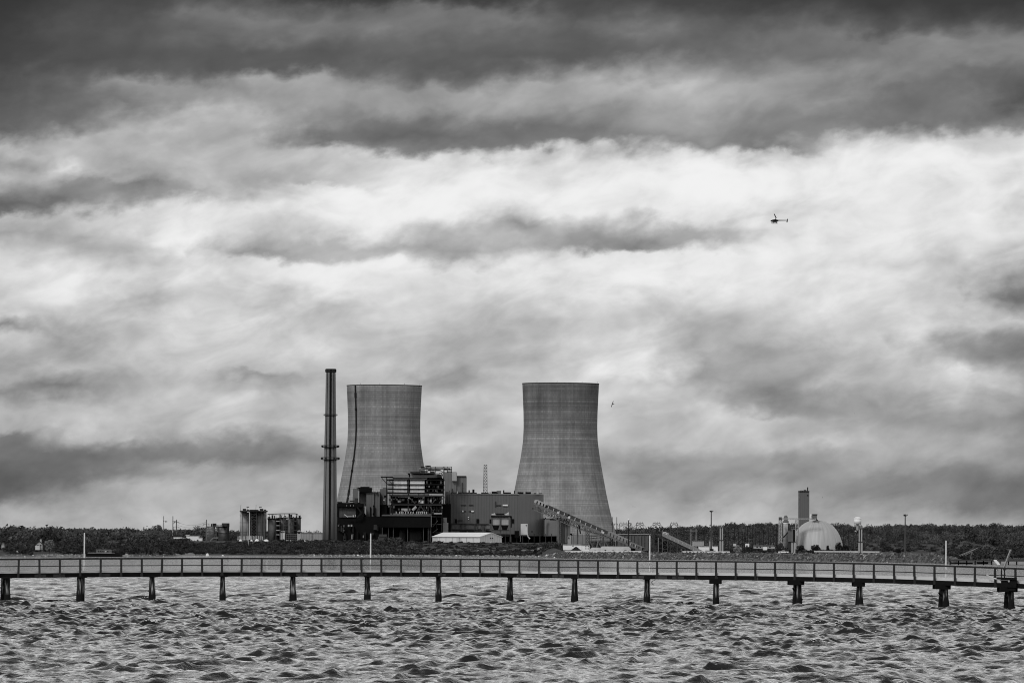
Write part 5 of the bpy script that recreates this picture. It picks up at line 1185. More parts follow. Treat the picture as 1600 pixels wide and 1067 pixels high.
# ------------------------------------------------------------------ middle yard
def middle_yard():
    # pale panelled building behind the conveyor
    t = thing('shed', 'long low building with pale vertical panels behind the foot of the conveyor', 'building', at(990, 862, 2235))
    g = G(); g.p(966, 834.6, 1017, 862, 2235, 20); g.build('wall', mat(.11, .8, .2, .2, .3, 2.4), t)
    g = G(); g.p(965.6, 833.9, 1017.4, 834.8, 2234.5, 21); g.build('roof_edge', LIGHT, t)
    for i in range(9):
        g = G(); g.p(969+i*5.3, 836, 969.6+i*5.3, 860, 2234.4, .4); g.build('pilaster', MID, t)
    t = thing('tank_farm_wall', 'dark pipe gantry with hanging lights between the conveyor supports', 'pipe rack', at(935, 862, 2205))
    g = G(); g.plattice(921, 837, 963, 841, 2205, 4, 1, .5); g.plattice(921, 841, 963, 862, 2205, 4, 3, .4, False); g.build('frame', DGREY, t)
    for i in range(7):
        g = G(); g.p(925+i*5.2, 838.6, 926+i*5.2, 840, 2204, .5); g.build('lamp', LIGHT, t)
    for i in range(10):
        g = G(); g.p(896+i*7, 833+i*.6, 896.5+i*7, 862, 2207, .5); g.build('post', STEEL, t)
    g = G(); g.p(894, 836, 960, 836.5, 2206, .4); g.build('pipe', DGREY, t)
    one('low_wall', 'grey low retaining wall behind the white trailer under the conveyor', 'wall', G().p(893, 836.5, 921, 850, 2215, 1), mat(.2, .8, .3, .2), at(905, 850, 2215))
    # white trailers, tank covers, machines on the quay
    def box_building(px0, py0, px1, py1, Y, lb, nm, cat, wins, rf=True, mm=WHITE, grp=None, dep=5):
        t = thing(nm, lb, cat, at((px0+px1)/2, py1, Y), grp)
        g = G(); g.p(px0, py0, px1, py1, Y, dep); g.build('wall', mm, t)
        if rf:
            g = G(); g.p(px0-.3, py0-.5, px1+.3, py0, Y-.3, dep+.6); g.build('roof', LIGHT, t)
        for r_ in wins:
            g = G(); g.p(*r_, Y-.1, .3); g.build('window', BLACK, t)
    q = 'white trailers on the quay'
    box_building(880, 850.6, 908, 859, 1960, 'long white trailer with one small window under the conveyor', 'trailer', 'trailer', [(894.5, 852, 896, 853.5)], grp=q)
    box_building(908.4, 851.2, 921.2, 861, 1955, 'white two storey cabin with four windows beside the long trailer', 'trailer', 'trailer', [(914.6, 852.6, 916, 854), (918.4, 852.6, 919.8, 854), (914.8, 856, 916, 857.4), (918.4, 856, 919.6, 857.4)], grp=q)
    one('soil_heap', 'dark pointed heap in front of the long white trailer', 'heap', G().lathe(at(900, 862.3, 1900), [(6.5, 0), (3.5, 1.6), (1.2, 3.4), (.3, 4)], 10), DARK, at(900, 862.3, 1900))
    for px0, px1, y0, lb in ((922, 940, 855, 'low pale rounded cover right of the two storey cabin'), (937.5, 986, 853.2, 'long white rounded roof lying low beneath the conveyor')):
        a, b = at(px0, 860, 1940), at(px1, 860, 1940); h = at(px0, y0, 1940).z - at(px0, 861.8, 1940).z; zb = at(px0, 861.8, 1940).z
        g = G(); k = 0; n = 10
        for x in (a.x, a.x+1.5, b.x-1.5, b.x):
            sc = .6 if x in (a.x, b.x) else 1
            for i in range(n+1):
                th = math.pi*i/n; g.v.append((x, DK*1944 - math.cos(th)*5*sc, zb + math.sin(th)*h*sc))
        for j in range(3):
            for i in range(n): g.f.append((j*(n+1)+i, j*(n+1)+i+1, (j+1)*(n+1)+i+1, (j+1)*(n+1)+i))
        one('tarpaulin_shelter', lb, 'shelter', g, mat(.42, .7, .3, .3), at((px0+px1)/2, 861.8, 1944), smooth=True)
    r = random.Random(12)
    def machine(px, w, h, Y, m, lb):
        b = at(px, 863.0, Y); s = Y/F; b.z = gz(b.x, b.y); t = thing('loader', lb, 'machine', b, 'parked machines on the quay')
        g = G(); g.box(b.x-w/2*s, b.x+w/2*s, b.y-1.2, b.y+1.2, b.z+.5, b.z+h*s*.6); g.build('body', m, t)
        g = G(); g.box(b.x-w*.05*s, b.x+w*.3*s, b.y-1, b.y+1, b.z+h*s*.6, b.z+h*s); g.build('cab', DARK, t)
        for q in (-.3, .3):
            g = G(); g.cone((b.x+w*q*s, b.y-1.5, b.z+.6), (b.x+w*q*s, b.y-1.1, b.z+.6), .6, .6, 10); g.build('wheel', BLACK, t)
    machine(945, 7, 4, 1850, DGREY, 'low dark machine in front of the long white rounded roof')
    machine(957, 8, 3.4, 1850, BLACK, 'black machine left of the conveyor tail')
    machine(976, 10, 3.6, 1850, DARK, 'wide dark machine below the conveyor tail')
    machine(929, 8, 3.0, 1850, MID, 'grey machine in front of the low pale cover')
    machine(1010, 6, 3.4, 1800, DARK, 'dark machine just right of the conveyor tail')
    machine(1052, 9, 4.0, 1640, DGREY, 'grey machine left of the stub conveyor foot')
    machine(1066, 8, 3.4, 1640, LIGHT, 'pale machine under the stub conveyor')
    machine(1110, 16, 6.4, 1600, BLACK, 'long black machine parked at the foot of the left floodlight mast')
    machine(1192, 7, 3.4, 1500, BLACK, 'black machine between the pale bush and the pickup')
    # right pale sheds
    q = 'pale sheds right of the stub conveyor'
    box_building(1092, 853, 1108, 862, 1900, 'low white shed behind the black machine', 'shed', 'shed', [], grp=q)
    box_building(1108.3, 844.5, 1113, 862, 1980, 'grey upright shed just left of the first mooring post', 'shed', 'shed', [], mm=LIGHT, grp=q)
    box_building(1113.3, 852.6, 1121.6, 862.4, 1890, 'bright white shed against the first mooring post', 'shed', 'shed', [], grp=q)
    box_building(1146, 849, 1150.4, 853, 2300, 'tiny white hut above the pale domed bush', 'hut', 'hut', [], rf=False, mm=PALE, grp=q)
    box_building(1165, 849, 1170.6, 854, 2300, 'tiny white hut right of the pale domed bush', 'hut', 'hut', [(1166, 851.4, 1168, 854)], rf=False, grp=q)
    box_building(1193, 854, 1198.6, 859, 1900, 'small white hut left of the coal dome gantry', 'hut', 'hut', [], rf=False, grp=q)
    box_building(1178, 852.4, 1212, 856.8, 2250, 'long grey low building behind the small white hut', 'building', 'building', [(1182+i*5, 853.4, 1184+i*5, 855.2) for i in range(5)], mm=LIGHT, grp=q)
    box_building(1082, 845, 1100, 853, 2350, 'grey low building behind the stub conveyor', 'building', 'building', [], mm=LIGHT, grp=q)
    # pickup
    b = at(1224, 864.6, 1480); t = thing('pickup', 'white pickup truck parked at the left foot of the middle mooring post', 'truck', b)
    g = G(); g.box(b.x-2.9, b.x+2.9, b.y-1, b.y+1, b.z+.5, b.z+1.25); g.build('body', WHITE, t)
    g = G(); z = b.z+1.25; g.quadbox([(b.x-1.1, b.y-.9, z), (b.x+.9, b.y-.9, z), (b.x+.9, b.y+.9, z), (b.x-1.1, b.y+.9, z), (b.x-.6, b.y-.8, z+.7), (b.x+.7, b.y-.8, z+.7), (b.x+.7, b.y+.8, z+.7), (b.x-.6, b.y+.8, z+.7)]); g.build('cab', LIGHT, t)
    g = G(); g.box(b.x-.7, b.x+.6, b.y-.93, b.y-.85, z+.12, z+.5); g.build('window', BLACK, t)
    for q_ in (-1.8, 1.8):
        g = G(); g.cone((b.x+q_, b.y-1.05, b.z+.42), (b.x+q_, b.y-.8, b.z+.42), .42, .42, 12); g.build('wheel', BLACK, t)
    # white pipeline fence below the dome
    g = G(); g.pbar(1272, 861.2, 1374, 862.0, 1480, .75)
    for px in range(1276, 1374, 12): g.pbar(px, 861.4, px, 864.4, 1480.4, .3)
    one('white_pipeline', 'long straight white pipeline on short stands below the coal dome', 'pipeline', g, mat(.5, .6, .2), at(1320, 864, 1480))
    # floodlight masts
    for px, pt, Y, lb, w in ((1111.4, 797.2, 1800, 'left tall floodlight mast with a ring platform, near the stub conveyor', .42), (1414.4, 803, 1480, 'right tall floodlight mast with a ring platform, beyond the water tower', .36)):
        b = at(px, 864, Y); b.z = gz(b.x, b.y); tp = at(px, pt, Y); b.x = tp.x; t = thing('floodlight_mast', lb, 'floodlight mast', b, 'tall floodlight masts')
        g = G(); g.cone(b, Vector((b.x, b.y, tp.z)), w*1.5, w*.8, 10); g.build('pole', STEEL, t)
        g = G(); g.lathe(Vector((b.x, b.y, tp.z)), [(.3, -1.2), (1.05, -1.0), (1.05, -.6), (.3, -.6)], 12); g.build('ring_platform', DGREY, t)
        for k in range(6):
            a = k*math.pi/3; g = G(); c = Vector((b.x+1.1*math.cos(a), b.y+1.1*math.sin(a), tp.z-.4)); g.box(c.x-.28, c.x+.28, c.y-.28, c.y+.28, c.z-.3, c.z+.3); g.build('floodlight', LIGHT if k % 2 else DARK, t)
    # small mast with a bright lamp
    Y = 2150; b = at(982, 862, Y); tp = at(982, 811.5, Y); t = thing('lamp_mast', 'dark mast with one bright lamp head right of the right cooling tower', 'lamp mast', b)
    g = G(); g.cone(b, Vector((b.x, b.y, tp.z)), .5, .35, 8); g.build('pole', DARK, t)
    g = G(); g.lathe(Vector((b.x, b.y, tp.z)), [(.3, -.9), (.9, -.5), (.9, .3), (.4, .7)], 10); g.build('lamp', WHITE, t)
    g = G(); g.box(b.x+.3, b.x+2.4, b.y-.2, b.y+.2, tp.z-3.4, tp.z-2.9); g.box(b.x+1.9, b.x+2.4, b.y-.2, b.y+.2, tp.z-4.6, tp.z-2.9); g.build('bracket', DARK, t)
middle_yard()
def substation():
    # H frames and poles in front of the wooded hill
    def hframe(px, w, pt, Y, bar_, lb, m=DGREY):
        b = at(px, 860, Y); b.z = 4.0; s = Y/F; top = at(px, pt, Y).z; t = thing('line_frame', lb, 'power line frame', b, 'power line frames')
        for sx in (-w/2, w/2):
            g = G(); g.cone((b.x+sx*s, b.y, b.z-.5), (b.x+sx*s, b.y, top), .38, .28, 6); g.build('pole', m, t)
        g = G(); z = at(px, bar_, Y).z; g.bar((b.x-w*.75*s, b.y-.3, z), (b.x+w*.75*s, b.y-.3, z), .35); g.build('cross_arm', m, t)
        for sx in (-.7, 0, .7):
            g = G(); g.cone((b.x+w*sx*s, b.y-.3, z-1.6), (b.x+w*sx*s, b.y-.3, z), .12, .22, 5); g.build('insulator', STEEL, t)
    L = [(960, 7, 807.5, 2250, 818, 'tall two legged frame against the right edge of the cooling tower'),
         (1018, 1, 828, 2300, 836, ''), (1083.5, 8, 826, 2400, 829, 'pale legged power frame left of the left floodlight mast'),
         (1095, 9, 827, 2450, 828.6, 'dark power frame with a wide cross arm just left of the left floodlight mast'),
         (1143, 9, 824, 2400, 827.5, 'dark power frame right of the first mooring post'),
         (1157, 6, 830, 2500, 834, 'low dark power frame above the pale domed bush'),
         (1172, 8, 822.5, 2400, 830, 'tall dark power frame right of the pale domed bush'),
         (1197, 8, 828, 2400, 832, 'dark power frame above the small white hut'),
         (1211, 4, 823, 2450, 828, 'narrow dark power frame left of the coal dome gantry'),
         (1322, 8, 826.5, 2500, 829, 'dark power frame between the coal dome and the last mooring post'),
         (1352, 5, 826, 2500, 829, 'thin dark power frame right of the last mooring post')]
    for px, w, pt, Y, bar_, lb in L:
        if lb: hframe(px, w, pt, Y, bar_, lb, LIGHT if 'pale' in lb and px == 1083.5 else DARK)
    q = 'single thin poles in front of the wooded hill'
    for px, pt, lb in ((1100.5, 828, 'thin dark pole just left of the left floodlight mast'), (1107, 833, 'short thin pole touching the left floodlight mast'), (1117, 834, 'thin dark pole right of the left floodlight mast'), (1121, 832, 'thin dark pole against the first mooring post'), (1133, 829, 'thin dark pole just right of the first mooring post'),
                       (1163.5, 831, 'thin dark pole above the tiny white hut'), (1181, 826, 'thin dark pole left of the small white hut'), (1187, 832, 'shorter thin dark pole left of the small white hut'), (1204, 834, 'short thin dark pole left of the narrow power frame'), (1334, 832, 'thin dark pole left of the last mooring post')):
        b = at(px, 860, 2400); b.z = 4; g = G(); g.cone(b, Vector((b.x, b.y, at(px, pt, 2400).z)), .34, .24, 6); one('pole', lb, 'pole', g, DARK, b, q)
    for px0, px1, pt, lb in ((968, 985, 817.6, 'steel switchyard gantry nearest the bright lamp mast'), (994.5, 1005, 817, 'steel switchyard gantry above the long pale panelled building'), (1020.5, 1031.5, 817, 'steel switchyard gantry above the transfer tower'), (1048, 1058.5, 817.4, 'steel switchyard gantry above the stub conveyor')):
        Y = 2650; b = at((px0+px1)/2, 845, Y); b.z = 4.0; t = thing('switchyard_gantry', lb, 'gantry', b, 'steel switchyard gantries on the skyline')
        g = G(); g.plattice(px0, pt, px1, pt+3.6, Y, 3, 1, .45); g.build('beam', STEEL, t)
        Yw = DK*Y; x0, x1 = at(px0, 830, Y).x, at(px1, 830, Y).x; z = at(px0, pt, Y).z
        for xx, sg in ((x0, -1), (x1, 1)):
            g = G(); g.bar((xx, Yw, z), (xx, Yw, 4), .4); g.bar((xx, Yw, z-1.2), (xx+sg*3.2, Yw, z-4.5), .3); g.bar((xx+sg*3.2, Yw, z-4.5), (xx, Yw, z-5), .3); g.bar((xx, Yw, z-4), ((x0+x1)/2, Yw, z), .25); g.build('leg', STEEL, t)
        for k in range(4):
            xx = x0+(x1-x0)*(k+.5)/4; g = G(); g.bar((xx, Yw-.2, z), (xx, Yw-.2, z+1.6), .28); g.build('insulator', STEEL, t)
substation()
def mooring_posts():
    for px, w, pt, py1, py2, Y, lb in ((1127, 6.0, 822.8, 843.5, 866, 1500, 'first concrete mooring post, twin shafts above a thick stem, near the white sheds'),
                                      (1239.5, 6.2, 825.5, 846, 867.5, 1400, 'middle concrete mooring post in front of the coal dome, with one black shaft'),
                                      (1344.3, 6.4, 824.5, 846, 869.5, 1300, 'last concrete mooring post right of the coal dome, under the water tower')):
        b = at(px, py2, Y); zb = gz(b.x, b.y); b.z = zb; s = Y/F; top = at(px, pt, Y).z; zm = at(px, py1, Y).z
        t = thing('mooring_post', lb, 'mooring post', b, 'concrete mooring posts along the rock bank')
        W = w*s
        g = G(); g.box(b.x-W*.5, b.x-W*.12, b.y-.8, b.y+.8, b.z-2, zm); g.build('stem', LIGHT, t)
        g = G(); g.box(b.x+W*.12, b.x+W*.5, b.y-.8, b.y+.8, b.z-2, zm); g.build('stem', LIGHT, t)
        g = G(); g.box(b.x-W*.14, b.x+W*.14, b.y-.4, b.y+.9, b.z-2, zm); g.build('web', MID, t)
        g = G(); g.box(b.x-W*.42, b.x-W*.12, b.y-.5, b.y+.5, zm, top-.4); g.build('shaft', LIGHT if 'black' not in lb else MID, t)
        g = G(); g.box(b.x+W*.1, b.x+W*.42, b.y-.5, b.y+.5, zm, top-.4); g.build('shaft', LIGHT if 'black' not in lb else BLACK, t)
        g = G(); g.box(b.x-W*.1, b.x+W*.08, b.y+.1, b.y+.5, zm, top-.6); g.build('gap_panel', DARK, t)
        g = G(); g.box(b.x-W*.62, b.x+W*.62, b.y-1, b.y+1, zm-.35, zm+.1); g.build('landing', DGREY, t)
        g = G(); g.box(b.x-W*.5, b.x+W*.5, b.y-.8, b.y+.8, top-.5, top); g.bar((b.x-W*.5, b.y-.8, top+.9), (b.x+W*.5, b.y-.8, top+.9), .15)
        for q in (-.5, 0, .5): g.bar((b.x+W*q, b.y-.8, top), (b.x+W*q, b.y-.8, top+.9), .15)
        g.build('cap', MID, t)
mooring_posts()
def coal_dome():
    Y = 1900; s = F/Y; px = 1276.3; b = at(px, 861.5, Y); b.z = 4.0; R_ = 41.3/s; top = at(px, 812.6, Y).z - b.z
    t = thing('coal_dome', 'large pale grey ribbed storage dome on the right', 'dome', b)
    n = 96; m = 28; v = []; f = []
    for j in range(m+1):
        q = math.pi/2*j/m; z = math.sin(q)*top; r = math.cos(q)**.86*R_ if j < m else 0.05
        for i in range(n):
            a = 2*math.pi*i/n; k = 1 + (.004 if i % 4 == 0 else 0); v.append((r*k*math.cos(a), r*k*math.sin(a), z))
    for j in range(m):
        for i in range(n):
            q = (i+1) % n; f.append((j*n+i, j*n+q, (j+1)*n+q, (j+1)*n+i))
    mt, nt, bb = new_mat('dome_shell'); L = nt.links
    tc = N(nt, 'ShaderNodeTexCoord'); sp = N(nt, 'ShaderNodeSeparateXYZ'); L.new(tc.outputs['Object'], sp.inputs[0])
    an = math_(nt, 'ARCTAN2', sp.outputs['Y'], sp.outputs['X'])
    cv = N(nt, 'ShaderNodeCombineXYZ'); L.new(math_(nt, 'MULTIPLY', an, 9.0), cv.inputs[0]); L.new(math_(nt, 'MULTIPLY', sp.outputs['Z'], .05), cv.inputs[1])
    no = N(nt, 'ShaderNodeTexNoise'); no.inputs['Scale'].default_value = 1.0; no.inputs['Detail'].default_value = 5; L.new(cv.outputs[0], no.inputs['Vector'])
    sm = math_(nt, 'LESS_THAN', math_(nt, 'FRACT', math_(nt, 'MULTIPLY', an, 48/6.2832)), .12)
    val = math_(nt, 'MULTIPLY', math_(nt, 'MULTIPLY_ADD', no.outputs['Fac'], .30, .26), math_(nt, 'MULTIPLY_ADD', sm, -.12, 1.0))
    cc = N(nt, 'ShaderNodeCombineXYZ')
    for i in range(3): L.new(val, cc.inputs[i])
    L.new(cc.outputs[0], bb.inputs['Base Color']); bb.inputs['Roughness'].default_value = .55
    o = np_mesh('shell', v, f, mt, smooth=True, parent=t); ORG[o.name] = b.copy()
    g = G(); g.lathe(b, [(R_+.6, -1), (R_+.6, 1.0), (R_-.2, 1.0)], 64, cap=False); g.build('skirt', MID, t)
    # tower behind
    Y2 = 1990; t = thing('clad_tower', 'tall narrow dark grey clad tower behind the coal dome', 'tower', at(1257, 862, Y2))
    g = G(); g.p(1249, 767.4, 1264.4, 862, Y2, 8); g.build('wall', mat(.115, .7, .08, .1, .1, 1.6), t)
    g = G(); g.p(1248.8, 766.6, 1264.7, 768, Y2-.3, 8.6); g.build('parapet', DGREY, t)
    for a, bq, c in ((1251, 1252.4, 765.8), (1253.6, 1255, 766), (1256, 1260, 765.2)):
        g = G(); g.p(a, c, bq, 767, Y2+2, 1.5); g.build('roof_vent', BLACK, t)
    g = G(); c0, c1 = at(1262, 768, Y2+3), at(1262, 760.9, Y2+3); g.cone(c0, c1, .45, .45, 10); g.build('flue', BLACK, t)
    g = G(); g.p(1261, 773, 1263, 774.6, Y2-.1, .3); g.build('louvre', BLACK, t)
    # head house on top of the dome + bridge
    Y3 = 1896; t = thing('head_house', 'small grey head house perched on top of the coal dome', 'head house', at(1273, 812.5, Y3))
    g = G(); g.p(1269.3, 805.6, 1276.6, 811.5, Y3, 5); g.p(1268.8, 803.4, 1277, 805.6, Y3+.4, 4.4); g.build('wall', MID, t)
    g = G(); g.p(1268.5, 802.9, 1277.3, 803.5, Y3, 5); g.p(1270, 808.6, 1272.4, 810.5, Y3-.2, .3); g.build('trim', DARK, t)
    g = G(); g.pbar(1274.5, 811, 1277.8, 813, Y3, 1.0); g.build('chute', DGREY, t)
    g = G(); g.cone(at(1266.4, 811, Y3), at(1266.4, 803.4, Y3), .4, .4, 8); g.cone(at(1266.4, 803.4, Y3), at(1268.8, 804.6, Y3), .4, .4, 8); g.build('vent_pipe', WHITE, t)
    t = thing('gantry', 'steel gantry carrying a conveyor bridge from a silo up onto the coal dome', 'gantry', at(1231, 860, 1891))
    g = G(); g.lattice(at(1217.6, 810, 1891).x, at(1274.5, 810, 1891).x, DK*1891, DK*1891+2.4, at(1245, 811.3, 1891).z, at(1245, 809.6, 1891).z, 1, .35, False)
    for i in range(16):
        a = at(1218+i*3.5, 811.3, 1891); c = at(1219.75+i*3.5, 809.6, 1891); d = at(1221.5+i*3.5, 811.3, 1891); g.bar(a, c, .28); g.bar(c, d, .28)
    g.build('bridge', LIGHT, t)
    for a, bq, y0, y1 in ((1217.3, 1221.6, 812, 847), (1243, 1248, 812.5, 857)):
        g = G(); g.plattice(a, y0, bq, y1, 1891, 1.1, 8, .48); g.build('tower', LIGHT, t)
    g = G(); g.p(1217.3, 807.6, 1221.6, 811.9, 1890.6, 3); g.build('drive_house', STEEL, t)
    t = thing('silo', 'pale slim silo with a domed head at the left end of the gantry', 'silo', at(1227.4, 848, 1897), 'tanks and silos')
    c = at(1227.6, 847, 1897); h = at(1227, 816, 1897).z-c.z; r_ = 3.7*1897/F
    g = G(); g.lathe(c, [(r_, 0), (r_, h)], 24); g.build('shell', mat(.42, .7, .1, .2, .1), t, smooth=True)
    g = G(); g.lathe(c, [(r_+.5, h), (r_+.5, h+1.1), (r_*.85, h+1.1), (r_*.85, h+3.8), (r_*.5, h+5.2)], 20); g.build('head', MID, t)
    g = G(); g.lathe(c, [(r_+.2, h-.9), (r_+.2, h), (r_, h)], 24, cap=False); g.build('band', WHITE, t)
    g = G(); g.cone(at(1224, 839.5, 1894), at(1232, 830.5, 1894), .5, .5, 8); g.cone(at(1232, 830.5, 1894), at(1237, 827.2, 1894), .5, .5, 8); g.cone(at(1231.6, 830.5, 1894), at(1231.8, 817, 1894), .3, .3, 6); g.build('duct', DGREY, t)
    t = thing('tank', 'broad low pale tank beneath the slim gantry silo', 'tank', at(1224, 859, 1896), 'tanks and silos')
    c = at(1223.5, 859, 1897); g = G(); g.lathe(c, [(8.2*1897/F, 0), (8.2*1897/F, 11.5*1897/F), (7.6*1897/F, 12*1897/F)], 28); g.build('shell', LIGHT, t)
    g = G(); g.lathe(c, [(8.5*1897/F, 5*1897/F), (8.5*1897/F, 5.6*1897/F), (8.2*1897/F, 5.6*1897/F)], 28, cap=False); g.build('band', MID, t)
    t = thing('filter_house', 'grey filter house wedged between the gantry legs and the coal dome', 'building', at(1237, 860, 1893))
    g = G(); g.p(1231.6, 829, 1241.4, 846, 1893, 1.6); g.build('wall', MID, t)
    g = G(); g.p(1234.6, 826, 1240.8, 829, 1892.8, 2); g.p(1231, 845.6, 1243, 860, 1893.4, 1.4); g.build('base', DGREY, t)
    # water tower
    Y4 = 3600; b = at(1340, 829, Y4); t = thing('water_tower', 'white water tower tank with a shallow conical cap above the wooded hill', 'water tower', b)
    zt = at(1340, 818.6, Y4).z - b.z; s4 = Y4/F
    g = G(); g.lathe(b, [(5.6*s4, zt), (5.6*s4, zt+8.6*s4)], 32); g.build('tank', WHITE, t, smooth=True)
    g = G(); g.lathe(b, [(6.2*s4, zt+8.6*s4), (6.2*s4, zt+9.2*s4), (3.4*s4, zt+11*s4), (1.3*s4, zt+11.4*s4), (.4*s4, zt+11.7*s4)], 32); g.build('cap', WHITE, t)
    g = G(); g.lathe(b, [(5.7*s4, zt+.2), (5.7*s4, zt+.9*s4), (5.6*s4, zt+.9*s4)], 32, cap=False); g.lathe(b, [(2.2*s4, -6), (2.2*s4, zt+.2)], 16); g.build('stem', LIGHT, t)
coal_dome()
def right_shore():
    # crane barge and dock on the right
    Y = 1150; t = thing('fishing_crane', 'thin lattice derrick with a long raised boom on the right shore', 'crane', at(1515, 880, Y))
    g = G(); a, b = at(1492, 870, Y), at(1527.5, 855.8, Y)
    g.bar(a, b, .16); g.bar(a+Vector((0, 0, -.8)), b, .12)
    for i in range(10): g.bar(a.lerp(b, i/10), a.lerp(b, (i+.5)/10)+Vector((0, 0, -.8*(1-i/10))), .08)
    g.build('boom', LIGHT, t)
    g = G(); g.pbar(1518.6, 861, 1514.6, 880, Y, .3); g.pbar(1518.6, 861, 1521, 866, Y, .22); g.build('mast', MID, t)
    g = G(); g.pbar(1496, 873.6, 1518, 862, Y, .12); g.pbar(1497, 873.4, 1512, 874.4, Y, .25); g.build('stay', LIGHT, t)
    g = G(); g.p(1490.5, 869, 1494, 873.6, Y-1, 2); g.p(1507, 871.2, 1510, 874, Y-1, 2); g.build('winch', LIGHT, t)
    t = thing('dock', 'dark low timber dock along the right shore', 'dock', at(1560, 881.4, 905))
    g = G(); g.p(1482, 874.6, 1680, 875.8, 905, 6); g.build('deck', DGREY, t)
    for i in range(15):
        g = G(); px = 1484+i*13; g.p(px, 875.8, px+1.6, 882.5, 906, .5); g.build('pile', BLACK, t)
    g = G(); g.p(1486, 878.4, 1520, 880.9, 909, 1.5); g.p(1527, 877.6, 1544, 880.9, 909, 1.5); g.build('skirt', MID, t)
    g = G(); g.p(1553, 877.5, 1680, 881.6, 914, 3); o = g.build('quay_wall', LIGHT, t)
    g = G(); g.p(1560, 876, 1680, 876.5, 904, .2); g.build('rail', MID, t)
    one('boulder', 'flat pale boulder on the rock bank left of the third tall white pole', 'boulder', G().lathe(at(1421, 869.6, 1235), [(1.1, -.3), (.9, .4), (.3, .7)], 8), PALE, at(1421, 869.6, 1235))
right_shore()

# ------------------------------------------------------------------ footbridge pier
YP = [(-700, 186), (0, 193), (400, 200), (800, 203), (1200, 194.5), (1600, 183), (2400, 160)]
def yp(px): return float(np.interp(px, [a for a, b in YP], [b for a, b in YP]))
RT = [(-700, 876), (0, 872.3), (100, 871.6), (270, 870.8), (600, 871.2), (700, 872), (900, 874), (1170, 876.2), (1370, 878.4), (1480, 883), (1600, 887), (2400, 920)]
RT = [(-700, 876), (0, 872.3), (150, 871.3), (300, 870.8), (600, 871.2), (750, 872.3), (900, 874), (1170, 876.2), (1300, 878), (1400, 880.2), (1500, 883.3), (1600, 887), (2400, 925)]
def rail_top(px): return float(np.interp(px, [a for a, b in RT], [b for a, b in RT]))
def pp(px, dpy, dY=0.0):
    """point on the pier: column px, dpy photo rows under the handrail, dY behind the near edge"""
    Y = yp(px); q = at(px, rail_top(px), Y); q.z -= dpy/20.2*1.0; q.y += dY*1.5
    if dY:   # boards run square to the deck, which bends a little
        sh = -max(0.0, min((px-950)/150.0, 4.5))
        q.x = q.x*(1+dY*1.5/(DK*Y)) + sh/F*Y
    return q
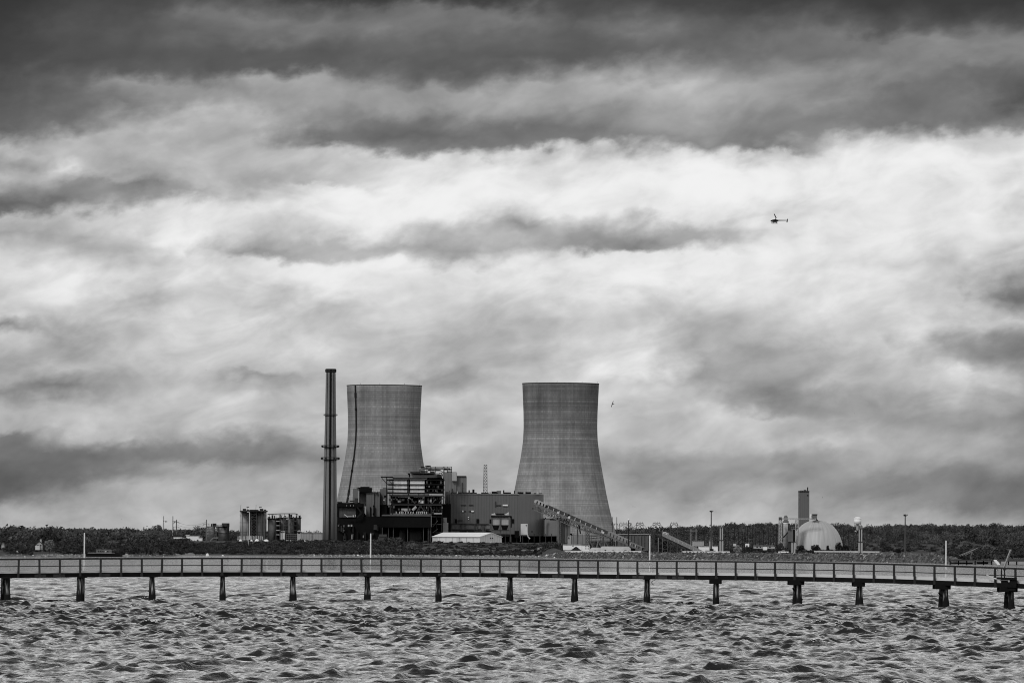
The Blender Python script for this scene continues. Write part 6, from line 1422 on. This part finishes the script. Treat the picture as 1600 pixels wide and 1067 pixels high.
def pier():
    DW = mat(.04, .9, .35, 3.0, .3, spec=.1); RW = mat(.032, .9, .3, 2.0, .2, spec=.1); KW = mat(.62, .8, .08, 1.5); BW = mat(.011, .95, .4, 2.0, spec=.03)
    t = thing('footbridge', 'long timber footbridge on piles crossing the whole picture in front of the power station', 'footbridge', Vector((0, DK*203, 0)))
    PX = [29.5 + 32*i for i in range(8)]
    def ext(n, a, b): return [a + (b-a)*(i+1)/n for i in range(n)]
    PX += ext(14, 253.5, 689); PX += ext(7, 689, 903.5); PX += ext(14, 903.5, 1336.4); PX += ext(8, 1336.4, 1590.7)
    left = [29.5-32*(i+1) for i in range(8)][::-1]; right = [1590.7+32.3*(i+1) for i in range(8)]
    allpx = left + PX + right
    fine = sorted(set(list(np.arange(-230, 1860, 20.0))))
    def ribbon(name, m, d0, d1, y0, y1, pxs=fine):
        g = G()
        for a, b in zip(pxs[:-1], pxs[1:]):
            A = [pp(a, d1, y0), pp(b, d1, y0), pp(b, d1, y1), pp(a, d1, y1), pp(a, d0, y0), pp(b, d0, y0), pp(b, d0, y1), pp(a, d0, y1)]
            g.quadbox(A)
        return g.build(name, m, t)
    ribbon('handrail', RW, 0, 2.5, -.02, .17)
    ribbon('mid_rail', RW, 11.4, 12.6, .06, .10)
    ribbon('handrail', RW, .1, 1.9, 1.72, 1.88)
    ribbon('mid_rail', RW, 11.6, 12.5, 1.74, 1.78)
    ribbon('deck', DW, 22.6, 24.0, .12, 1.72)
    # pale kerb boards, deeper toward the right
    def kerb(y0, y1):
        g = G()
        for a, b in zip(fine[:-1], fine[1:]):
            ka = [19.6 if q < 700 else max(17.9, 19.6-(q-700)/430.0) for q in (a, b)]
            A = [pp(a, 22.5, y0), pp(b, 22.5, y0), pp(b, 22.5, y1), pp(a, 22.5, y1), pp(a, ka[0], y0), pp(b, ka[1], y0), pp(b, ka[1], y1), pp(a, ka[0], y1)]
            g.quadbox(A)
        g.build('kerb', KW, t)
    kerb(.16, .28); kerb(1.56, 1.68)
    ribbon('fascia_beam', BW, 22.7, 29.3, .06, .15)
    ribbon('fascia_beam', BW, 23.4, 29.0, 1.74, 1.84)
    # posts share one mesh
    def post_mesh(h, w):
        g = G(); g.box(-w/2, w/2, -.07, .07, -h, 0); return g
    pm = post_mesh(28.6/20.2, .155); src = None
    near_in = [p_ for p_ in allpx if -20 < p_ < 1620]; far_in = near_in[:]
    extra = G()
    def put(px, dY):
        nonlocal src
        c = pp(px, .3, dY)
        if src is None:
            me = bpy.data.meshes.new('post'); me.from_pydata(pm.v, [], pm.f); me.materials.append(RW); src = me
        o = bpy.data.objects.new('post', src); col.objects.link(o); o.parent = t; o.location = c - Vector(t.location)
        o.rotation_euler = (0, rnd.gauss(0, .014), 0)
    cnt = 0
    for px in near_in: put(px, -.01); cnt += 1
    for px in far_in[::-1]:
        if cnt < 100: put(px, 1.8); cnt += 1
        else: c = pp(px, .3, 1.8); extra.box(c.x-.06, c.x+.06, c.y-.06, c.y+.06, c.z-1.4, c.z)
    for px in left + right:
        if px in near_in: continue
        for dY in (-.01, 1.8):
            c = pp(px, .3, dY); extra.box(c.x-.075, c.x+.075, c.y-.07, c.y+.07, c.z-1.4, c.z)
    o = extra.build('far_post', RW, t); o['kind'] = 'stuff'
    # splice blocks on the fascia
    r = random.Random(8)
    for px in allpx:
        if r.random() < .62 and 0 < px < 1600:
            w = r.choice([4, 5, 12, 18]); a = px + r.uniform(-w*.6, -2)
            g = G(); A = [pp(a, 28.2, .0), pp(a+w, 28.2, .0), pp(a+w, 28.2, .07), pp(a, 28.2, .07), pp(a, 24.4, .0), pp(a+w, 24.4, .0), pp(a+w, 24.4, .07), pp(a, 24.4, .07)]
            g.quadbox(A); g.build('splice_block', mat(.05, .9, .4, 2, spec=.1), t)
    # pile bents
    mt, nt, b = new_mat('pile_timber'); L = nt.links
    tc = N(nt, 'ShaderNodeTexCoord'); mp = N(nt, 'ShaderNodeMapping'); mp.inputs['Scale'].default_value = (5, 5, .55); L.new(tc.outputs['Object'], mp.inputs[0])
    no = N(nt, 'ShaderNodeTexNoise'); no.inputs['Scale'].default_value = 1.4; no.inputs['Detail'].default_value = 5; L.new(mp.outputs[0], no.inputs['Vector'])
    rp = N(nt, 'ShaderNodeValToRGB'); e = rp.color_ramp.elements; e[0].position = .5; e[0].color = (.016, .016, .016, 1); e[1].position = .68; e[1].color = (.42, .42, .42, 1)
    L.new(no.outputs['Fac'], rp.inputs[0]); sp = N(nt, 'ShaderNodeSeparateXYZ'); L.new(tc.outputs['Object'], sp.inputs[0])
    wet = math_(nt, 'MULTIPLY', math_(nt, 'SUBTRACT', sp.outputs['Z'], .55), 2.2, clamp=True)      # weed line just above the water
    mx = N(nt, 'ShaderNodeMix'); mx.data_type = 'RGBA'; L.new(wet, mx.inputs['Factor']); mx.inputs['A'].default_value = (.012, .012, .012, 1); L.new(rp.outputs[0], mx.inputs['B'])
    L.new(mx.outputs['Result'], b.inputs['Base Color']); b.inputs['Roughness'].default_value = .9; b.inputs['Specular IOR Level'].default_value = .08
    for i, px in enumerate([-220, -110, 8, 127, 238, 348, 458, 574, 685, 797.5, 898, 1011, 1119, 1245, 1343, 1473.5, 1576.5, 1690, 1800]):
        Y = DK*yp(px); top = pp(px, 27.5); 
        cx = top.x; zt = top.z
        wide = px > 1100
        g = G(); cw = {1119: .42, 1245: .56, 1343: .40, 1473.5: .54, 1576.5: .6}.get(px, .25)
        g.box(cx-cw, cx+cw, Y-.35, Y+3.3, zt-(.38 if wide else .12), zt-.0); g.build('pile_cap', BW, t)
        for k, dy in enumerate((.15, 2.8)):
            lean = r.uniform(-.10, .10); base_x = cx*(1+dy/Y) + lean + (r.uniform(.02, .12) if k == 0 else -.08)
            # far pile shows on the outer side of the near one away from the picture centre
            dx = 0
            if px in (1245, 1473.5, 1576.5): dx = .30 if k == 0 else -.14
            tx = cx*(1+dy/Y)*1.0 + (.0 if not wide else (dx*.5))
            if px == 8: tx += (.17 if k == 0 else -.12); base_x = tx+.02
            if px == 127: tx += (-.13 if k == 0 else .02); base_x = tx
            g = G(); n = 14; segs = 7; K0 = len(g.v)
            for sgi in range(segs+1):
                q = sgi/segs; z = zt + (-1.4 - zt)*q; x = tx + (base_x + dx*.6 - tx)*q; R_ = .185 + .12*q*(1 if k == 0 else .8) + r.uniform(-.012, .012)
                if .1 < q < .3 and r.random() < .5: R_ -= .02
                for j in range(n):
                    a = 2*math.pi*j/n; rad = R_*(1+.05*math.sin(a*3+px)); g.v.append((x+rad*math.cos(a), Y+dy+rad*math.sin(a), z))
            for sgi in range(segs):
                for j in range(n):
                    jj = (j+1) % n; g.f.append((K0+sgi*n+j, K0+(sgi+1)*n+j, K0+(sgi+1)*n+jj, K0+sgi*n+jj))
            g.build('pile', mt, t, smooth=True)
        if px in (1245, 1473.5, 1576.5):
            g = G(); g.bar((cx-.3, Y+.3, zt-.6), (cx+.45, Y+.3, zt-1.5), .12); g.build('brace', BW, t)
    # white poles rising beside the deck
    for px, pt, lb in ((132, 832, 'first tall white pole with a dark cap rising from the footbridge at the left'), (579.3, 833, 'second tall white pole, in front of the black boiler casing'),
                       (1015.4, 836, 'third tall white pole, in front of the steel transfer tower, with a hanging rope'), (1478.2, 844, 'fourth tall white pole, near the right shore')):
        Y = yp(px)+1.3; tp = at(px, pt, Y); Y *= DK; b = Vector((tp.x, Y, pp(px, 30).z)); 
        t2 = thing('white_pole', lb, 'pole', b, 'tall white poles along the footbridge')
        g = G(); z0 = -.6 if px in (132, 1015.4) else b.z-.1
        g.cone(Vector((b.x, Y, z0)), Vector((b.x, Y, tp.z)), .062, .05, 10); g.build('pole', mat(.72, .5, .1, 3), t2)
        g = G(); g.cone(Vector((b.x, Y, tp.z)), Vector((b.x, Y, tp.z+.08)), .066, .05, 10); g.build('cap', DARK, t2)
        g = G(); g.box(b.x-.1, b.x+.1, Y-.2, Y+.06, b.z+.05, b.z+.25); g.build('clamp', DARK, t2)
        if px == 1015.4:
            g = G(); pts = [pp(1021, 29, .1) + Vector((0.02, 0, 0))]
            for i in range(13):
                q = i/12; pts.append(pp(1024 - 4.5*math.sin(q*math.pi*.9)**2 - 2*q, 29+q*9, .0))
            pts += [pp(1019, 36, 0), pp(1018, 33, 0)]
            for a, c in zip(pts[:-1], pts[1:]): g.bar(a, c, .03)
            g.build('rope', STEEL, t2)
    # platform and hoist at the right
    px = 1574; Y = yp(px)
    b = pp(px, 27, -.6); t3 = thing('service_platform', 'dark boxy timber platform bolted to the right end of the footbridge above the last piles', 'platform', b)
    def pbx(g, p0, d0, p1, d1, y0, y1):
        return g.quadbox([pp(p0, d1, 0)+Vector((0, y0, 0)), pp(p1, d1, 0)+Vector((0, y0, 0)), pp(p1, d1, 0)+Vector((0, y1, 0)), pp(p0, d1, 0)+Vector((0, y1, 0)), pp(p0, d0, 0)+Vector((0, y0, 0)), pp(p1, d0, 0)+Vector((0, y0, 0)), pp(p1, d0, 0)+Vector((0, y1, 0)), pp(p0, d0, 0)+Vector((0, y1, 0))])
    g = G(); pbx(g, 1561.5, 14.5, 1587.5, 17.6, -.9, 2.6); g.build('deck', BW, t3)
    g = G(); pbx(g, 1564, 17.6, 1586.5, 28.6, -.7, -.1); pbx(g, 1567, 28.6, 1586, 33.5, -.5, 2); g.build('skirt', BW, t3)
    g = G(); a = pp(1580.5, 19.5, -.72); g.cone(a, a+Vector((0, -.04, 0)), .07, .07, 12); g.build('bolt_plate', LIGHT, t3)
    g = G(); pbx(g, 1560.2, 18, 1576, 19, -.95, -.9); g.build('rail', MID, t3)
    b = pp(1567, 14.5, .3); t4 = thing('hoist', 'hand hoist with a slanting pale boom and a bright tilted board on the platform', 'hoist', b)
    for p0 in (1564.4, 1569.4):
        g = G(); pbx(g, p0, 1.2, p0+1.5, 14.5, .2, .35); g.build('post', BW, t4)
    g = G(); pbx(g, 1563.8, 10.3, 1571.6, 11.4, .1, .2); pbx(g, 1568, 1.5, 1572.5, 4.2, .1, .35); g.build('frame', BW, t4)
    g = G(); g.bar(pp(1572.2, 2.5, .1), pp(1583.2, -24.4, .1), .11, .09); g.build('boom', mat(.4, .8, .2, 2), t4)
    g = G(); g.bar(pp(1558.6, -10, .1), pp(1565.4, -3.0, .1), .21, .06); g.build('board', mat(.74, .6, .1), t4)
    g = G(); g.bar(pp(1559.8, 1.2, .1), pp(1562.8, 5.0, .1), .12, .06); g.build('lower_board', mat(.7, .6, .1), t4)
    g = G(); c = pp(1570.8, 2.2, .0); g.lathe(c, [(.02, -.08), (.09, -.05), (.1, .03), (.03, .09)], 10); g.build('winch_drum', LIGHT, t4)
    g = G(); g.bar(pp(1545.5, 11.6, -.3), pp(1557.5, 16.4, -.3), .05); g.cone(pp(1557.5, 16.4, -.3), pp(1561, 17, -.3), .05, .05, 8)
    one('fishing_rod', 'thin pale rod resting on the footbridge rail left of the hoist', 'rod', g, mat(.6, .6, .1), pp(1557, 18, -.3))
pier()

# ------------------------------------------------------------------ helicopter and birds
def helicopter():
    Y = 1400; u = Y/F; o = at(1210.5, 345.4, Y)
    t = thing('helicopter', 'small dark helicopter flying left beneath the clouds, rotor blade raised', 'helicopter', o)
    def P(px, py, dy=0): q = at(px, py, Y); return q + Vector((0, dy, 0))
    B = mat(.008, .6, .1, 1, spec=.1); W_ = mat(.05, .3, .1, 1)
    # fuselage: rings along x
    st = [(1203.9, 345.4, .15), (1204.6, 345.3, .9), (1206.2, 345.1, 1.5), (1208.6, 345.0, 1.95), (1211.5, 344.9, 2.1), (1213.6, 344.9, 1.8), (1215.2, 344.8, 1.2), (1216.6, 344.6, .6)]
    g = G(); n = 14; k = 0
    for px, py, h in st:
        c = P(px, py)
        for i in range(n):
            a = 2*math.pi*i/n; g.v.append((c.x, c.y + math.cos(a)*h*u*.85, c.z + math.sin(a)*h*u*(1.0 if math.sin(a) > 0 else 1.25)))
    for j in range(len(st)-1):
        for i in range(n):
            q = (i+1) % n; g.f.append((j*n+i, j*n+q, (j+1)*n+q, (j+1)*n+i))
    g.f.append(tuple(range(n))); g.f.append(tuple((len(st)-1)*n+i for i in range(n))[::-1])
    g.build('fuselage', B, t, smooth=True)
    g = G(); 
    for sg in (-1, 1):
        for a, b in ((1206.4, 1208.8), (1209.3, 1211.8)):
            c0, c1 = P(a, 344.9), P(b, 344.8); y = sg*1.72*u*.87
            g.quadbox([c0+Vector((0, y*.96, -.35*u)), c1+Vector((0, y*1.06, -.35*u)), c1+Vector((0, y*.98, -.3*u)), c0+Vector((0, y*.9, -.3*u)), c0+Vector((.1, y*.82, .85*u)), c1+Vector((-.1, y*.92, .9*u)), c1+Vector((-.1, y*.84, .9*u)), c0+Vector((.1, y*.74, .85*u))])
    g.build('window', W_, t)
    g = G(); g.cone(P(1215, 344.5), P(1229.6, 344.5), .85*u, .55*u, 10); g.build('tail_boom', B, t)
    g = G(); c = P(1230.2, 344.6); g.quadbox([P(1229.0, 347.6)+Vector((-.1, -.1, 0)), P(1230.2, 347.6)+Vector((-.1, -.1, 0)), P(1230.2, 347.6)+Vector((.1, .1, 0)), P(1229.0, 347.6)+Vector((.1, .1, 0)), P(1230.2, 342.2)+Vector((-.1, -.1, 0)), P(1231.0, 342.2)+Vector((-.1, -.1, 0)), P(1231.0, 342.2)+Vector((.1, .1, 0)), P(1230.2, 342.2)+Vector((.1, .1, 0))]); g.build('tail_fin', B, t)
    g = G(); g.bar(P(1229.4, 346.9, .5), P(1229.8, 343.2, .5), .16, .05); g.build('tail_rotor', B, t)
    g = G(); g.cone(P(1211.7, 343.2), P(1212.2, 340.2), .62*u, .32*u, 8); g.build('mast', B, t)
    g = G(); g.cone(P(1212.0, 340.6), P(1212.4, 339.4), .5*u, .45*u, 10); g.build('rotor_hub', B, t)
    hub = P(1212.3, 340.0)
    g = G(); tip = P(1209.4, 335.2, -3.4); g.bar(hub, tip, .42, .3); g.build('rotor_blade', B, t)
    g = G(); tip2 = hub + (hub-tip)*.16 + Vector((.5, 3.2, .2)); g.bar(hub, tip2, .34, .1); g.build('rotor_blade', B, t)
    for sg in (-1, 1):
        z = 348.5 if sg > 0 else 349.4
        g = G(); pts = [P(1205.2, z-.5, sg*1.1), P(1206.2, z, sg*1.1), P(1215.0, z, sg*1.1)]
        for a, b in zip(pts[:-1], pts[1:]): g.bar(a, b, .2)
        g.build('skid', B, t)
        for px in (1208.2, 1213.2):
            g = G(); g.bar(P(px, 346.9, sg*.4), P(px, z, sg*1.1), .2); g.build('skid_strut', B, t)
helicopter()
def birds():
    def bird(px, py, span_px, Y, roll, yaw, lb, flap=.25):
        c = at(px, py, Y); S = span_px*Y/F/2
        t = thing('bird', lb, 'bird', c, 'gulls in the distance')
        R = Matrix.Rotation(yaw, 3, 'Z') @ Matrix.Rotation(roll, 3, 'Y')
        st = [(-.52, .01), (-.42, .05), (-.2, .12), (.05, .14), (.3, .10), (.42, .075), (.52, .06), (.6, .015)]
        g = G(); n = 8
        for y, r_ in st:
            for i in range(n):
                a = 2*math.pi*i/n; g.v.append(tuple(c + R @ Vector((math.cos(a)*r_*S, y*S, math.sin(a)*r_*S*.9))))
        for j in range(len(st)-1):
            for i in range(n):
                q = (i+1) % n; g.f.append((j*n+i, j*n+q, (j+1)*n+q, (j+1)*n+i))
        # wings joined to the body, cranked at the wrist, and tail
        for sg in (-1, 1):
            pts = [(.08*sg, .22, .02), (.08*sg, -.12, .02), (.5*sg, .30, .02+flap*.5), (.5*sg, -.02, .02+flap*.45), (1.0*sg, .02, flap*.25), (.97*sg, -.05, flap*.25)]
            k = len(g.v)
            for dz in (0, .03):
                for x, y, z in pts: g.v.append(tuple(c + R @ (Vector((x, y, z+dz))*S)))
            for o_ in (0, 6):
                g.f += [(k+o_, k+o_+2, k+o_+3, k+o_+1), (k+o_+2, k+o_+4, k+o_+5, k+o_+3)]
            for a, b in ((0, 2), (2, 4), (4, 5), (5, 3), (3, 1)): g.f.append((k+a, k+b, k+b+6, k+a+6))
        k = len(g.v)
        for x, y, z in ((-.03, -.4, 0), (.03, -.4, 0), (.11, -.66, 0), (-.11, -.66, 0), (-.03, -.4, .02), (.03, -.4, .02), (.11, -.66, .02), (-.11, -.66, .02)): g.v.append(tuple(c + R @ (Vector((x, y, z))*S)))
        g.f += [(k, k+1, k+2, k+3), (k+7, k+6, k+5, k+4), (k+2, k+6, k+7, k+3)]
        g.build('body', mat(.03, .8, .1, 2), t)
    bird(957.6, 631.4, 11, 420, math.radians(-66), math.radians(35), 'gull banking steeply just right of the right cooling tower', .3)
    bird(989, 791.4, 3.2, 1300, .15, .3, 'left bird of the tiny pair low over the middle yard', .7)
    bird(992.4, 791.6, 3.0, 1300, -.2, 0, 'right bird of the tiny pair low over the middle yard', .7)
    bird(1285.2, 777, 3.4, 900, 1.3, .4, 'tiny bird just right of the tall clad tower', .4)
    bird(1028, 461, 2.6, 900, .3, 0, 'tiny bird high above the right cooling tower', .5)
    bird(322, 578, 2.8, 900, .3, .5, 'tiny bird alone in the clouds left of the chimney', .5)
    bird(1335, 646, 2.6, 900, .5, .5, 'tiny bird in the clouds above the coal dome', .5)
    bird(190, 811, 2.4, 1200, .5, .5, 'tiny bird low above the left wooded shore', .5)
    bird(240, 499, 2.4, 1000, .2, .2, 'tiny bird in the clouds at the upper left', .5)
birds()
